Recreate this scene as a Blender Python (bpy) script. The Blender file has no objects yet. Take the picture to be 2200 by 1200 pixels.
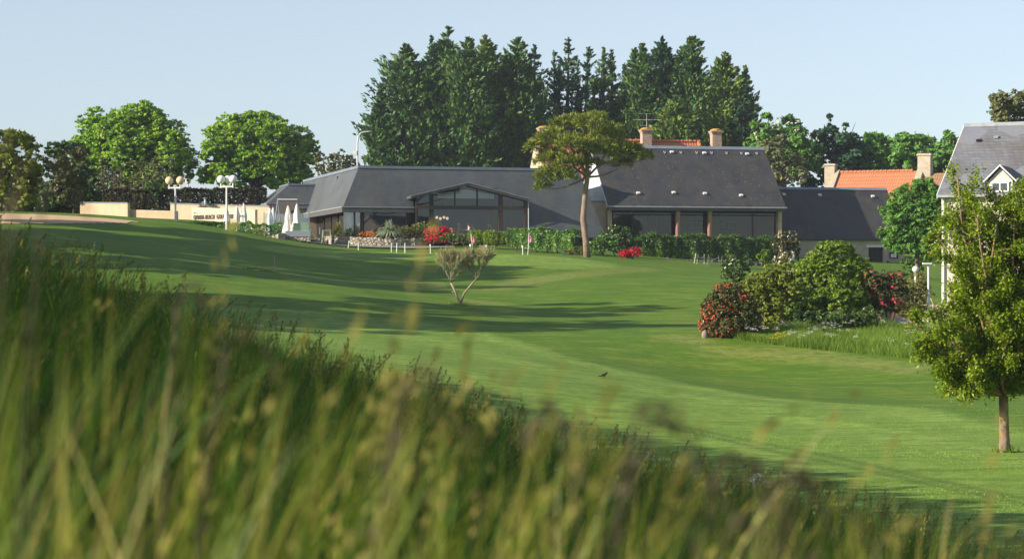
import bpy, math, random
import numpy as np
from mathutils import Vector
# ------------------------------------------------------------------ camera, sky, sun, exposure
S = bpy.context.scene
R = math.radians
F, CX, HY = 5000.0, 1100.0, 620.0          # lens in photo pixels, optical axis, level line
cam_d = bpy.data.cameras.new('camera')
cam = bpy.data.objects.new('camera', cam_d)
S.collection.objects.link(cam)
cam.location = (0, 0, 0)
cam.rotation_euler = (R(90), 0, 0)
cam_d.sensor_width = 36.0
cam_d.lens = F / 2200.0 * 36.0
cam_d.shift_y = (HY - 600.0) / 2200.0
cam_d.clip_start = 0.1
cam_d.clip_end = 6000
cam_d.dof.use_dof = True
cam_d.dof.focus_distance = 105.0
cam_d.dof.aperture_fstop = cam_d.lens / 15.0
S.camera = cam

HAZE = 0.00019
SUN_EL, SUN_BACK = 22.0, 21.0              # degrees; sun stands to the left, a little behind the camera
sdir = Vector((-math.cos(R(SUN_BACK)) * math.cos(R(SUN_EL)), -math.sin(R(SUN_BACK)) * math.cos(R(SUN_EL)), math.sin(R(SUN_EL))))
W = bpy.data.worlds.new('World'); S.world = W; W.use_nodes = True
wn = W.node_tree.nodes; wl = W.node_tree.links; wn.clear()
sky = wn.new('ShaderNodeTexSky'); sky.sky_type = 'NISHITA'; sky.sun_disc = False
sky.sun_elevation = R(SUN_EL); sky.sun_rotation = math.atan2(sdir.x, sdir.y)
sky.altitude = 0; sky.air_density = 0.95; sky.dust_density = 0.25; sky.ozone_density = 4.0
bgn = wn.new('ShaderNodeBackground'); bgn.inputs[1].default_value = 0.087
out = wn.new('ShaderNodeOutputWorld')
hs = wn.new('ShaderNodeHueSaturation'); hs.inputs['Saturation'].default_value = 0.54
wl.new(sky.outputs[0], hs.inputs['Color']); ti = wn.new('ShaderNodeMixRGB'); ti.blend_type = 'MULTIPLY'; ti.inputs[0].default_value = 1; ti.inputs[2].default_value = (.975, .995, 1.015, 1)
wl.new(hs.outputs[0], ti.inputs[1]); wl.new(ti.outputs[0], bgn.inputs[0]); wl.new(bgn.outputs[0], out.inputs[0])
sl = bpy.data.lights.new('sun', 'SUN'); sl.energy = 5.0; sl.angle = R(0.55); sl.color = (1.0, 0.89, 0.74)
sun = bpy.data.objects.new('sun', sl); S.collection.objects.link(sun)
sun.rotation_euler = sdir.to_track_quat('Z', 'Y').to_euler()
S.view_settings.view_transform = 'Standard'; S.view_settings.look = 'None'
S.view_settings.exposure = 0.9; S.view_settings.gamma = 1.0
S.cycles.max_bounces = 8; S.cycles.transparent_max_bounces = 24
S.cycles.diffuse_bounces = 3; S.cycles.caustics_reflective = False; S.cycles.caustics_refractive = False

# ------------------------------------------------------------------ helpers
COL = S.collection
def P(px, py, d): return np.array([(px - CX) / F * d, d, (HY - py) / F * d])

class MB:
    """collects shapes for one mesh"""
    def __init__(s): s.v = []; s.f = []; s.n = 0
    def add(s, v, f):
        v = np.asarray(v, float).reshape(-1, 3); s.v.append(v)
        s.f += [tuple(i + s.n for i in q) for q in f]; s.n += len(v); return s
    def box(s, x0, x1, y0, y1, z0, z1):
        v = [(x, y, z) for z in (z0, z1) for y in (y0, y1) for x in (x0, x1)]
        return s.add(v, [(0,2,3,1),(4,5,7,6),(0,1,5,4),(2,6,7,3),(0,4,6,2),(1,3,7,5)])
    def obox(s, c, size, rz=0, tilt=0):
        sx, sy, sz = [q / 2 for q in size]
        v = np.array([(x, y, z) for z in (-sz, sz) for y in (-sy, sy) for x in (-sx, sx)])
        ct, st = math.cos(tilt), math.sin(tilt)
        v = np.c_[v[:,0], v[:,1]*ct - v[:,2]*st, v[:,1]*st + v[:,2]*ct]
        c_, s_ = math.cos(rz), math.sin(rz)
        v = np.c_[v[:,0]*c_ - v[:,1]*s_, v[:,0]*s_ + v[:,1]*c_, v[:,2]] + np.asarray(c)
        return s.add(v, [(0,2,3,1),(4,5,7,6),(0,1,5,4),(2,6,7,3),(0,4,6,2),(1,3,7,5)])
    def prism(s, poly, vec):
        a = np.asarray(poly, float); b = a + np.asarray(vec, float); n = len(a)
        return s.add(np.r_[a, b], [tuple(range(n))[::-1], tuple(range(n, 2*n))] + [(i, (i+1) % n, (i+1) % n + n, i + n) for i in range(n)])
    def tube(s, pts, rad, n=7, cap=True):
        pts = np.asarray(pts, float); m = len(pts)
        rad = np.full(m, rad) if np.isscalar(rad) else np.asarray(rad, float)
        t = np.gradient(pts, axis=0); t /= np.linalg.norm(t, axis=1)[:, None] + 1e-9
        ref = np.array([0., 0, 1]) if abs(t[0, 2]) < .9 else np.array([1., 0, 0])
        vs = []
        for i in range(m):
            a = np.cross(ref, t[i]); l = np.linalg.norm(a)
            a = a / l if l > 1e-6 else np.array([1., 0, 0]); b = np.cross(t[i], a)
            ref = b
            ph = np.arange(n) * 2 * math.pi / n
            vs.append(pts[i] + rad[i] * (np.cos(ph)[:, None] * a + np.sin(ph)[:, None] * b))
        f = [(i*n + j, i*n + (j+1) % n, (i+1)*n + (j+1) % n, (i+1)*n + j) for i in range(m-1) for j in range(n)]
        if cap: f += [tuple(range(n))[::-1], tuple((m-1)*n + j for j in range(n))]
        return s.add(np.concatenate(vs), f)
    def lathe(s, prof, c=(0, 0, 0), n=16):
        ph = np.arange(n) * 2 * math.pi / n; vs = []
        for r, z in prof: vs.append(np.c_[r*np.cos(ph), r*np.sin(ph), np.full(n, z)] + np.asarray(c))
        m = len(prof)
        f = [(i*n + j, i*n + (j+1) % n, (i+1)*n + (j+1) % n, (i+1)*n + j) for i in range(m-1) for j in range(n)]
        return s.add(np.concatenate(vs), f + [tuple(range(n))[::-1], tuple((m-1)*n + j for j in range(n))])
    def ball(s, c, r, n=14, sq=(1, 1, 1), noise=0, seed=0):
        rg = np.random.default_rng(seed); m = n // 2
        prof = [(max(math.sin(math.pi*i/m), 1e-3)*r, -math.cos(math.pi*i/m)*r) for i in range(m+1)]
        k = MB().lathe(prof, n=n); v = k.v[0]
        if noise:
            a, b = rg.normal(size=(6, 3))*1.7/r, rg.uniform(0, 6, 6)
            v = v * (1 + noise*np.sin(v @ a.T + b).sum(1)/3)[:, None]
        return s.add(v*np.array(sq) + np.asarray(c), k.f)

def mesh_np(name, v, f):
    """mesh from arrays; f is (n,k) with one k"""
    me = bpy.data.meshes.new(name); v = np.asarray(v, np.float32); f = np.asarray(f, np.int32)
    me.vertices.add(len(v)); me.vertices.foreach_set('co', v.ravel())
    me.loops.add(f.size); me.loops.foreach_set('vertex_index', f.ravel())
    me.polygons.add(len(f)); me.polygons.foreach_set('loop_start', np.arange(0, f.size, f.shape[1], dtype=np.int32))
    me.update(calc_edges=True); return me

def tag(o, label=None, cat=None, group=None, kind=None):
    if label: o['label'] = label
    if cat: o['category'] = cat
    if group: o['group'] = group
    if kind: o['kind'] = kind
    return o
def link(name, me, mat, parent=None, smooth=False):
    o = bpy.data.objects.new(name, me); COL.objects.link(o)
    if mat: me.materials.append(mat)
    if smooth: me.polygons.foreach_set('use_smooth', np.ones(len(me.polygons), bool))
    if parent: o.parent = parent
    return o
def obj(name, mb, mat, parent=None, smooth=False):
    me = bpy.data.meshes.new(name)
    me.from_pydata(np.concatenate(mb.v).tolist(), [], mb.f); me.update()
    return link(name, me, mat, parent, smooth)
def thing(name, label, cat, loc=(0, 0, 0), rz=0, group=None, kind=None):
    o = bpy.data.objects.new(name, None); COL.objects.link(o)
    o.location = [float(q) for q in loc]; o.rotation_euler = (0, 0, rz); o.empty_display_size = .3
    return tag(o, label, cat, group, kind)
def copy_tree(o, loc=None, rz=None, label=None, parent=None, group=None):
    c = o.copy(); COL.objects.link(c)
    if parent: c.parent = parent
    for ch in list(o.children): copy_tree(ch, parent=c)
    if loc is not None: c.location = [float(q) for q in loc]
    if rz is not None: c.rotation_euler = (0, 0, rz)
    if label: c['label'] = label
    if group: c['group'] = group
    return c

class Frame:
    """a building's own axes: x along the front, y to the back, z up"""
    def __init__(s, o, t): s.o = np.asarray(o, float); s.t = t; s.c = math.cos(t); s.s = math.sin(t)
    def at(s, px, py, yl):
        a, b = (px - CX)/F, (HY - py)/F
        k = (yl + (-s.s*s.o[0] + s.c*s.o[1])) / (-s.s*a + s.c)
        return s.c*(k*a - s.o[0]) + s.s*(k - s.o[1]), k*b - s.o[2]
    def x(s, px, yl, py=500): return s.at(px, py, yl)[0]
    def z(s, px, py, yl): return s.at(px, py, yl)[1]
    def w(s, x, y, z): return np.array([s.o[0] + s.c*x - s.s*y, s.o[1] + s.s*x + s.c*y, s.o[2] + z])

# ------------------------------------------------------------------ materials
class NT:
    def __init__(s, name):
        s.m = bpy.data.materials.new(name); s.m.use_nodes = True; s.t = s.m.node_tree; s.n = s.t.nodes; s.l = s.t.links
        s.b = s.n['Principled BSDF']; s.b.inputs['Specular IOR Level'].default_value = .3
        s.out = s.n['Material Output']
    def new(s, t, **k):
        q = s.n.new('ShaderNode' + t)
        for a, v in k.items(): setattr(q, a, v)
        return q
    def coord(s, kind='Object', scale=(1, 1, 1)):
        tc = s.new('TexCoord'); mp = s.new('Mapping'); mp.inputs['Scale'].default_value = scale
        s.l.new(tc.outputs[kind], mp.inputs[0]); return mp.outputs[0]
    def noise(s, vec, scale, detail=4, rough=.6):
        q = s.new('TexNoise'); q.inputs['Scale'].default_value = scale; q.inputs['Detail'].default_value = detail
        q.inputs['Roughness'].default_value = rough; s.l.new(vec, q.inputs['Vector']); return q.outputs['Fac']
    def ramp(s, fac, stops, interp='LINEAR'):
        q = s.new('ValToRGB'); q.color_ramp.interpolation = interp; e = q.color_ramp.elements
        while len(e) < len(stops): e.new(.5)
        for i, (p, c) in enumerate(stops):
            e[i].position = p; e[i].color = (*c, 1) if not np.isscalar(c) else (c, c, c, 1)
        s.l.new(fac, q.inputs[0]); return q.outputs[0]
    def mix(s, fac, a, b, mode='MIX'):
        q = s.new('MixRGB', blend_type=mode)
        for k, v in ((0, fac), (1, a), (2, b)):
            if hasattr(v, 'is_output'): s.l.new(v, q.inputs[k])
            elif k == 0: q.inputs[0].default_value = v
            else: q.inputs[k].default_value = (*v, 1)
        return q.outputs[0]
    def math(s, op, a, b=0.0):
        q = s.new('Math', operation=op)
        for k, v in ((0, a), (1, b)):
            if hasattr(v, 'is_output'): s.l.new(v, q.inputs[k])
            else: q.inputs[k].default_value = v
        return q.outputs[0]
    def bump(s, h, strength=.4, dist=.03):
        q = s.new('Bump'); q.inputs['Strength'].default_value = strength; q.inputs['Distance'].default_value = dist
        s.l.new(h, q.inputs['Height']); s.l.new(q.outputs[0], s.b.inputs['Normal'])
    def base(s, c): s.l.new(c, s.b.inputs['Base Color'])
    def set(s, rough=.8, spec=.3, metal=0):
        s.b.inputs['Roughness'].default_value = rough; s.b.inputs['Specular IOR Level'].default_value = spec
        s.b.inputs['Metallic'].default_value = metal; return s

def plain(name, c1, c2=None, scale=3, rough=.7, spec=.3, bump=0, metal=0, stretch=(1, 1, 1)):
    k = NT(name).set(rough, spec, metal); c2 = c2 or tuple(q*.8 for q in c1)
    v = k.coord('Object', stretch); n = k.noise(v, scale, 5)
    k.base(k.ramp(n, [(.3, c1), (.7, c2)]))
    if bump: k.bump(k.noise(v, scale*4, 4), bump)
    return k.m
def leafmat(name, stops, trans=.35, rough=.55, spec=.25, patch=None):
    """leaf colours vary leaf by leaf and, more slowly, branch by branch"""
    k = NT(name).set(rough, spec)
    g = k.new('NewGeometry'); v = k.coord('Object')
    n = k.noise(v, patch or .8, 2)
    f = k.math('ADD', k.math('MULTIPLY', g.outputs['Random Per Island'], .55), k.math('MULTIPLY', k.math('SUBTRACT', n, .28), 1.0))
    m = len(stops); c = k.ramp(f, [(i/(m-1)*.9 + .02, s) for i, s in enumerate(stops)])
    k.base(c)
    tr = k.new('BsdfTranslucent'); k.l.new(c, tr.inputs[0])
    mx = k.new('MixShader'); mx.inputs[0].default_value = trans
    k.l.new(k.b.outputs[0], mx.inputs[1]); k.l.new(tr.outputs[0], mx.inputs[2]); k.l.new(mx.outputs[0], k.out.inputs[0])
    return k.m
def slate(name, c1, c2, streak=(.06, .045, .03), lichen=0., cw=.32, ch=.2, rough=.5, spec=.5, patchy=0.):
    k = NT(name).set(rough, spec); tc = k.new('TexCoord'); sx = k.new('SeparateXYZ'); k.l.new(tc.outputs['Object'], sx.inputs[0])
    cb = k.new('CombineXYZ'); k.l.new(k.math('ADD', sx.outputs[0], sx.outputs[1]) , cb.inputs[0]); k.l.new(sx.outputs[2], cb.inputs[1])
    br = k.new('TexBrick'); br.offset = .5
    for i, v in (('Scale', 1.0), ('Mortar Size', .012), ('Mortar Smooth', .3), ('Bias', 0), ('Brick Width', cw), ('Row Height', ch)): br.inputs[i].default_value = v
    br.inputs['Color1'].default_value = (*c1, 1); br.inputs['Color2'].default_value = (*c2, 1); br.inputs['Mortar'].default_value = (*[q*.35 for q in c1], 1)
    k.l.new(cb.outputs[0], br.inputs['Vector'])
    c = br.outputs['Color']
    n1 = k.noise(k.coord('Object', (1.1, 1.1, .16)), 1.0, 5)
    c = k.mix(k.ramp(n1, [(.42, 0.), (.66, .8)]), c, streak)
    n2 = k.noise(k.coord('Object'), .45, 3)
    c = k.mix(k.ramp(n2, [(.35, 0.), (.65, .35)]), c, tuple(q*1.6 for q in c2))
    if patchy:
        vo = k.new('TexVoronoi'); vo.inputs['Scale'].default_value = .7; k.l.new(k.coord('Object', (1, 1, .75)), vo.inputs['Vector'])
        c = k.mix(k.ramp(k.math('ADD', vo.outputs['Color'], k.math('MULTIPLY', br.outputs['Fac'], 0)), [(.55, 0.), (.6, patchy)]), c, tuple(q*2.0 for q in c1))
        n3 = k.noise(k.coord('Object', (1, 1, 1)), .9, 6, .75)
        c = k.mix(k.ramp(n3, [(.58, 0.), (.63, patchy)]), c, (.2, .17, .13))
    if lichen:
        vo = k.new('TexVoronoi'); vo.inputs['Scale'].default_value = 4.2; k.l.new(k.coord('Object'), vo.inputs['Vector'])
        dots = k.math('LESS_THAN', vo.outputs['Distance'], k.math('MULTIPLY', k.noise(k.coord('Object'), .35, 3), k.math('MULTIPLY', k.math('GREATER_THAN', vo.outputs['Color'], .56), .24*lichen)))
        c = k.mix(k.math('MULTIPLY', dots, .45), c, (.45, .45, .43))
    k.base(c)
    k.bump(br.outputs['Fac'], .5, -.02)
    return k.m
def stonemat(name, c1, c2, mortar, bw=.45, bh=.22, rough=.9, stain=.3):
    k = NT(name).set(rough, .15); tc = k.new('TexCoord'); sx = k.new('SeparateXYZ'); k.l.new(tc.outputs['Object'], sx.inputs[0])
    nz = k.noise(k.coord('Object'), 2.2, 3)
    cb = k.new('CombineXYZ'); k.l.new(k.math('ADD', k.math('ADD', sx.outputs[0], sx.outputs[1]), k.math('MULTIPLY', nz, .3)), cb.inputs[0])
    k.l.new(k.math('ADD', sx.outputs[2], k.math('MULTIPLY', nz, .12)), cb.inputs[1])
    br = k.new('TexBrick')
    for i, v in (('Scale', 1.0), ('Mortar Size', .018), ('Brick Width', bw), ('Row Height', bh)): br.inputs[i].default_value = v
    br.inputs['Color1'].default_value = (*c1, 1); br.inputs['Color2'].default_value = (*c2, 1); br.inputs['Mortar'].default_value = (*mortar, 1)
    k.l.new(cb.outputs[0], br.inputs['Vector'])
    n2 = k.noise(k.coord('Object'), 1.0, 6, .7)
    k.base(k.mix(k.ramp(n2, [(.4, 0.), (.75, stain)]), br.outputs['Color'], tuple(q*.4 for q in c2)))
    k.bump(br.outputs['Fac'], .6, -.03); return k.m
def rubblemat(name, c1, c2, gap, scale=3.0):
    k = NT(name).set(.9, .15); vo = k.new('TexVoronoi', feature='DISTANCE_TO_EDGE'); vo.inputs['Scale'].default_value = scale
    v = k.coord('Object', (1, 1, 1.3)); k.l.new(v, vo.inputs['Vector'])
    v2 = k.new('TexVoronoi'); v2.inputs['Scale'].default_value = scale; k.l.new(v, v2.inputs['Vector'])
    c = k.mix(v2.outputs['Color'], c1, c2)
    c = k.mix(k.math('MULTIPLY', k.noise(v, 6, 4), .5), c, tuple(q*.5 for q in c2))
    k.base(k.mix(k.ramp(vo.outputs['Distance'], [(.02, 1.), (.1, 0.)]), c, gap))
    k.bump(k.ramp(vo.outputs['Distance'], [(0., 0.), (.2, 1.)]), .8, .06); return k.m
def glassmat(name, refl=.14, tint=(.75, .82, .84), rough=.02):
    k = NT(name); k.n.remove(k.b)
    tr = k.new('BsdfTransparent'); tr.inputs[0].default_value = (*tint, 1)
    gl = k.new('BsdfGlossy'); gl.inputs['Roughness'].default_value = rough; gl.inputs[0].default_value = (.95, .97, 1, 1)
    fr = k.new('Fresnel'); fr.inputs[0].default_value = 1.5
    f = k.math('ADD', k.math('MULTIPLY', fr.outputs[0], 1.0), refl - .04)
    mx = k.new('MixShader'); k.l.new(f, mx.inputs[0]); k.l.new(tr.outputs[0], mx.inputs[1]); k.l.new(gl.outputs[0], mx.inputs[2])
    k.l.new(mx.outputs[0], k.out.inputs[0]); return k.m
# ------------------------------------------------------------------ ground: one height function for everything
def _tps(pts):
    p = np.array(pts, float); xy = p[:, :2] / 50; n = len(p)
    r2 = ((xy[:, None] - xy[None])**2).sum(-1); K = .5*r2*np.log(r2 + 1e-12) + np.eye(n)*2e-3
    A = np.zeros((n+3, n+3)); A[:n, :n] = K; A[:n, n] = 1; A[:n, n+1:] = xy; A[n:, :n] = A[:n, n:].T
    w = np.linalg.solve(A, np.r_[p[:, 2], 0, 0, 0]); return xy, w
_pix = [(2200,1160,33),(2200,1100,37.5),(2160,970,50),(1700,1040,43),(1900,1000,47),(2200,880,66),(1900,860,76),(1600,800,88),
 (2000,785,88),(1700,728,95),(1550,724,95),(1300,900,62),(1300,800,80),(1100,830,68),(1100,760,85),(900,760,80),(900,700,98),
 (990,656,115),(1300,700,102),(1450,640,120),(1300,604,133),(1150,562,148),(1133,549,152),(950,546,155),(800,536,165),(700,527,178),
 (1000,529,178),(1255,552,160),(1400,558,165),(1550,570,166),(1720,604,150),(1930,592,178),(1990,605,150),(600,700,95),(600,640,108),
 (590,584,124),(630,528,160),(500,498,163),(400,479,168),(300,479,158),(0,484,146),(450,560,130),(400,610,112),(250,530,130),
 (700,600,128),(850,590,138),(800,640,112),(0,560,118),(2100,700,108),(2200,690,112),(275,474,186),(500,478,186),(690,527,186),(655,523,197),(720,526,190),(720,534,166),(850,541,165),(780,527,180),(890,530,180)]
_wld = [(-15,50,-1.6),(-9,30,-3.2),(0,30,-3.8),(0,0,-4.5),(-20,0,-3.),(12,0,-4.2),(25,30,-3.8),(50,50,-3.6),(60,100,-2.),(-45,60,1.5),
 (-45,100,3.),(-60,150,5.),(-60,200,5.3),(70,180,1.),(-30,230,5.2),(0,230,5.0),(40,230,4.4),(70,240,4.0),(0,200,4.4),(35,200,2.2),(-80,30,2),(80,0,-4)]
_xy, _w = _tps([tuple(P(*q)) for q in _pix] + _wld)
def sstep(a, b, x): t = np.clip((x - a)/(b - a), 0, 1); return t*t*(3 - 2*t)
def Hf(X, Y):
    q = np.stack([X, Y], -1) / 50; out = np.zeros(len(X))
    for i in range(0, len(X), 20000):
        r2 = ((q[i:i+20000, None] - _xy[None])**2).sum(-1)
        out[i:i+20000] = (.5*r2*np.log(r2 + 1e-12)) @ _w[:-3] + _w[-3] + q[i:i+20000] @ _w[-2:]
    out = np.clip(out, -4.6, 7.0)
    far = sstep(75, 130, np.hypot(X*1.15, np.maximum(Y - 165, 0)*.9 + np.maximum(-Y, 0)))
    return out*(1 - far) + far*(4.6 - 4.0*sstep(0, 30, -Y + 40))
def H(X, Y):
    X = np.atleast_1d(np.asarray(X, float)); Y = np.atleast_1d(np.asarray(Y, float))
    hf = Hf(X, Y)
    rise = np.where(X < 0, -.36, -.265)*X; rise = np.where(rise > 2.2, 2.2 + 1.2*np.tanh((rise - 2.2)/1.2), rise)
    hb = -1.05 + rise - .041*np.maximum(Y, -6) + .05*np.sin(X*1.3 + Y*.7)*np.sin(Y*.9)
    hb = hb - np.logaddexp(0, (Y - 31.0 - .16*np.clip(X, -8, 8))*1.2)/1.2*.42
    k = .22; m = np.maximum(hf, hb)
    return m + k*np.log(np.exp((hf - m)/k) + np.exp((hb - m)/k))
def hz(x, y): return float(H(x, y)[0])
def gp(px, d): x = (px - CX)/F*d; return np.array([x, d, hz(x, d)])        # ground point below a picture column
_dd = np.concatenate([np.arange(34, 120, .25), np.arange(120, 230, .5)])
def ray(px, py, dmin=36):
    """where a line of sight meets the ground"""
    d = _dd[_dd >= dmin]; z = (HY - py)/F*d; h = H((px - CX)/F*d, d)
    k = np.nonzero(h >= z)[0]; i = k[0] if len(k) else len(d) - 1
    return np.array([(px - CX)/F*d[i], d[i]])
def pdist(X, Y, poly):
    best = np.full(len(X), 1e9)
    for a, b in zip(poly[:-1], poly[1:]):
        ab = b - a; t = np.clip(((X - a[0])*ab[0] + (Y - a[1])*ab[1])/(ab @ ab + 1e-9), 0, 1)
        best = np.minimum(best, np.hypot(X - a[0] - t*ab[0], Y - a[1] - t*ab[1]))
    return best

def lawnmat():
    k = NT('mown_grass').set(.75, .12)
    def att(n): q = k.new('Attribute'); q.attribute_name = n; return q.outputs['Fac']
    v = k.coord('Object')
    n1 = k.noise(v, .25, 6, .65); n2 = k.noise(v, 2.6, 6, .7); n3 = k.noise(v, 22, 4, .7); n4 = k.noise(k.coord('Object', (.18, 1.0, 1)), 1.1, 4)
    rough_ = k.ramp(n1, [(.3, (.070, .165, .010)), (.5, (.120, .225, .014)), (.7, (.185, .26, .022))])
    fair_ = k.ramp(k.mix(.5, n1, n4), [(.35, (.24, .375, .058)), (.65, (.33, .47, .092))])
    fm = k.math('ADD', att('fairway'), k.math('MULTIPLY', k.math('SUBTRACT', n2, .5), .5))
    c = k.mix(k.ramp(fm, [(.3, 0.), (.7, 1.)]), rough_, fair_)
    c = k.mix(k.ramp(n2, [(.36, .55), (.60, 0.)]), c, (.05, .10, .012))
    n5 = k.noise(k.coord('Object', (.5, 1.6, 1)), .9, 5, .7)
    c = k.mix(k.ramp(n5, [(.36, .60), (.52, 0.)]), c, (.08, .16, .02)); c = k.mix(k.ramp(n5, [(.52, 0.), (.70, .5)]), c, (.34, .38, .09))
    c = k.mix(k.ramp(n3, [(.35, .55), (.62, 0.)]), c, (.05, .10, .012))
    c = k.mix(k.math('MULTIPLY', att('stripe'), .30), c, (.085, .17, .02))
    dm = k.math('MULTIPLY', att('dry'), k.ramp(k.mix(.5, n2, n3), [(.4, 0.), (.62, 1.)]))
    c = k.mix(k.math('MULTIPLY', dm, .55), c, (.38, .32, .13))
    c = k.mix(k.math('MULTIPLY', att('track'), .5), c, (.045, .075, .015))
    c = k.mix(att('earth'), c, k.ramp(n3, [(.3, (.05, .045, .02)), (.7, (.04, .07, .015))]))
    k.base(c); k.bump(k.mix(.5, n3, n2), .55, .05); return k.m
def build_ground():
    u = np.unique(np.r_[np.linspace(-.27, .27, 250), -.27 - np.geomspace(.01, 4, 28), .27 + np.geomspace(.01, 4, 28)])
    d = np.unique(np.r_[np.linspace(-60, 0, 12), np.linspace(0, 30, 46), np.linspace(30, 60, 90), np.linspace(60, 230, 210), np.geomspace(230, 4500, 26)])
    U, D = np.meshgrid(u, d); X = (U*(12 + np.maximum(D, 0))).ravel(); Y = D.ravel()
    Z = H(X, Y)
    nu, nd = len(u), len(d); i = np.arange(nu*nd).reshape(nd, nu)
    f = np.stack([i[:-1, :-1], i[:-1, 1:], i[1:, 1:], i[1:, :-1]], -1).reshape(-1, 4)
    me = mesh_np('lawn', np.c_[X, Y, Z], f)
    R_ = lambda pts: [ray(*q) for q in pts]
    fw = R_([(2600,1130),(2300,1085),(2000,1010),(1700,945),(1450,870),(1250,835),(1050,790),(850,740),(650,700)])
    fair = 1 - sstep(5.5, 8.5, pdist(X, Y, fw) + .5*np.sin(X*.4)*np.sin(Y*.3))
    g = R_([(720,545),(850,545),(1000,548),(1150,560)]); fair = np.maximum(fair, .8*(1 - sstep(4, 7, pdist(X, Y, g))))
    pd_ = pdist(X, Y, fw); stripe = (.5 + .5*np.tanh(3*np.sin(pd_*2*math.pi/3.6)))*fair*(1 - sstep(150, 160, Y))
    dry = np.zeros(len(X))
    for pts, w in (([(1050,622),(1150,602),(1250,590),(1380,578)], 1.3), ([(820,592),(900,606),(960,622)], .9), ([(1440,724),(1500,735)], .9),
                   ([(545,578),(620,588)], .8), ([(1560,755),(1750,765),(1950,792)], 1.2), ([(1000,645),(1080,655)], .8)):
        dry = np.maximum(dry, (1 - sstep(w*.4, w*1.5, pdist(X, Y, R_(pts))))*.9)
    tr = np.zeros(len(X))
    for o in (0, 13):
        tr = np.maximum(tr, 1 - sstep(.08, .24, pdist(X, Y, R_([(1000,838+o),(1150,862+o),(1400,893+o),(1650,955+o),(1900,1006+o),(2250,1080+o)]))))
    earth = sstep(.05, .35, (-1.05 - np.where(X < 0, .36, .265)*X - .041*Y) - Hf(X, Y)) * (1 - sstep(30, 33, Y - .16*np.clip(X, -8, 8)))
    for n, a in (('fairway', fair), ('stripe', stripe), ('dry', dry), ('track', tr), ('earth', earth)):
        at = me.attributes.new(n, 'FLOAT', 'POINT'); at.data.foreach_set('value', a.astype(np.float32))
    o = link('lawn', me, lawnmat(), None, True); tag(o, 'mown grass slope with a pale fairway and darker rough', 'lawn', kind='structure')
build_ground()
def drape(name, poly, mat, lift=.02, step=.5, label=None, cat=None, kind='structure'):
    """a sheet that follows the ground inside a polygon (x, y)"""
    p = np.asarray(poly); lo, hi = p.min(0), p.max(0)
    nx, ny = int((hi[0]-lo[0])/step) + 2, int((hi[1]-lo[1])/step) + 2
    gx, gy = np.meshgrid(np.linspace(lo[0], hi[0], nx), np.linspace(lo[1], hi[1], ny))
    def inside(x, y):
        c = np.zeros(len(x), bool); j = len(p) - 1
        for i in range(len(p)):
            k = ((p[i,1] > y) != (p[j,1] > y)) & (x < (p[j,0]-p[i,0])*(y-p[i,1])/(p[j,1]-p[i,1] + 1e-12) + p[i,0]); c ^= k; j = i
        return c
    X, Y = gx.ravel(), gy.ravel(); i = np.arange(nx*ny).reshape(ny, nx)
    f = np.stack([i[:-1,:-1], i[:-1,1:], i[1:,1:], i[1:,:-1]], -1).reshape(-1, 4)
    f = f[inside(X[f].mean(1), Y[f].mean(1))]
    o = link(name, mesh_np(name, np.c_[X, Y, H(X, Y) + lift], f), mat, None, True); return tag(o, label, cat, kind=kind)
# ------------------------------------------------------------------ building materials
M = {}
M['slate_club'] = slate('club_slate', (0.058, 0.069, 0.080), (0.078, 0.088, 0.098), (0.096, 0.092, 0.080), lichen=.55)
M['slate_hall'] = slate('hall_slate', (.032, .034, .040), (.044, .045, .050), (.066, .056, .042), lichen=1.2)
M['slate_barn'] = slate('barn_slate', (0.034, 0.033, 0.037), (0.044, 0.042, 0.045), (0.068, 0.058, 0.044), lichen=.35)
M['slate_house'] = slate('house_slate', (0.104, 0.112, 0.132), (0.160, 0.168, 0.188), (0.120, 0.104, 0.088), cw=.28, ch=.16, patchy=.55)
M['slate_gable'] = slate('gable_slate', (0.527, 0.544, 0.561), (0.629, 0.637, 0.646), (0.510, 0.510, 0.510), cw=.6, ch=.3, rough=.35)  # bright sheen of the sunlit slates is put into this pale colour
M['lead'] = plain('lead_flashing', (.20, .24, .29), (.15, .18, .22), 2, .45, .5)
M['zinc_edge'] = plain('zinc_edge', (.34, .36, .38), (.22, .24, .25), 3, .4, .5)
M['fascia'] = plain('weathered_fascia', (.11, .11, .105), (.075, .075, .075), 3, .7)
M['frame_dark'] = plain('dark_stained_timber', (.022, .018, .017), (.032, .026, .024), 4, .6)
M['frame_brown'] = plain('brown_timber', (.09, .06, .045), (.06, .04, .03), 4, .6)
M['render'] = plain('ochre_render', (0.541, 0.426, 0.287), (0.443, 0.344, 0.230), 1.3, .9, .1, .15)
M['render_stain'] = plain('stained_concrete', (0.612, 0.510, 0.383), (0.476, 0.399, 0.306), 1.0, .9, .1, .1, stretch=(1.5, 1.5, .3))
M['coping'] = plain('slate_coping', (.20, .23, .26), (.14, .16, .18), 3, .6)
M['white'] = plain('white_paint', (0.718, 0.718, 0.699), (0.626, 0.626, 0.607), 4, .5)
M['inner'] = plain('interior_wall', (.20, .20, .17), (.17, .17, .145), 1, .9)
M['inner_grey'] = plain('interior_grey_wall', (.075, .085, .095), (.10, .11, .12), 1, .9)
M['inner_floor'] = plain('interior_floor', (.20, .14, .10), (.15, .10, .07), 2, .6)
M['glass'] = glassmat('window_glass', .042, (.93, .95, .97))
M['glass_hall'] = glassmat('hall_glass', .035, (.84, .88, .85))
M['glass_screen'] = glassmat('screen_glass', .16, (.80, .86, .90))
M['pinkcol'] = plain('pink_plaster', (.46, .26, .21), (.40, .22, .18), 2, .8)
M['stone'] = stonemat('coursed_limestone', (0.464, 0.400, 0.304), (0.368, 0.312, 0.232), (0.480, 0.432, 0.344))
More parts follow.
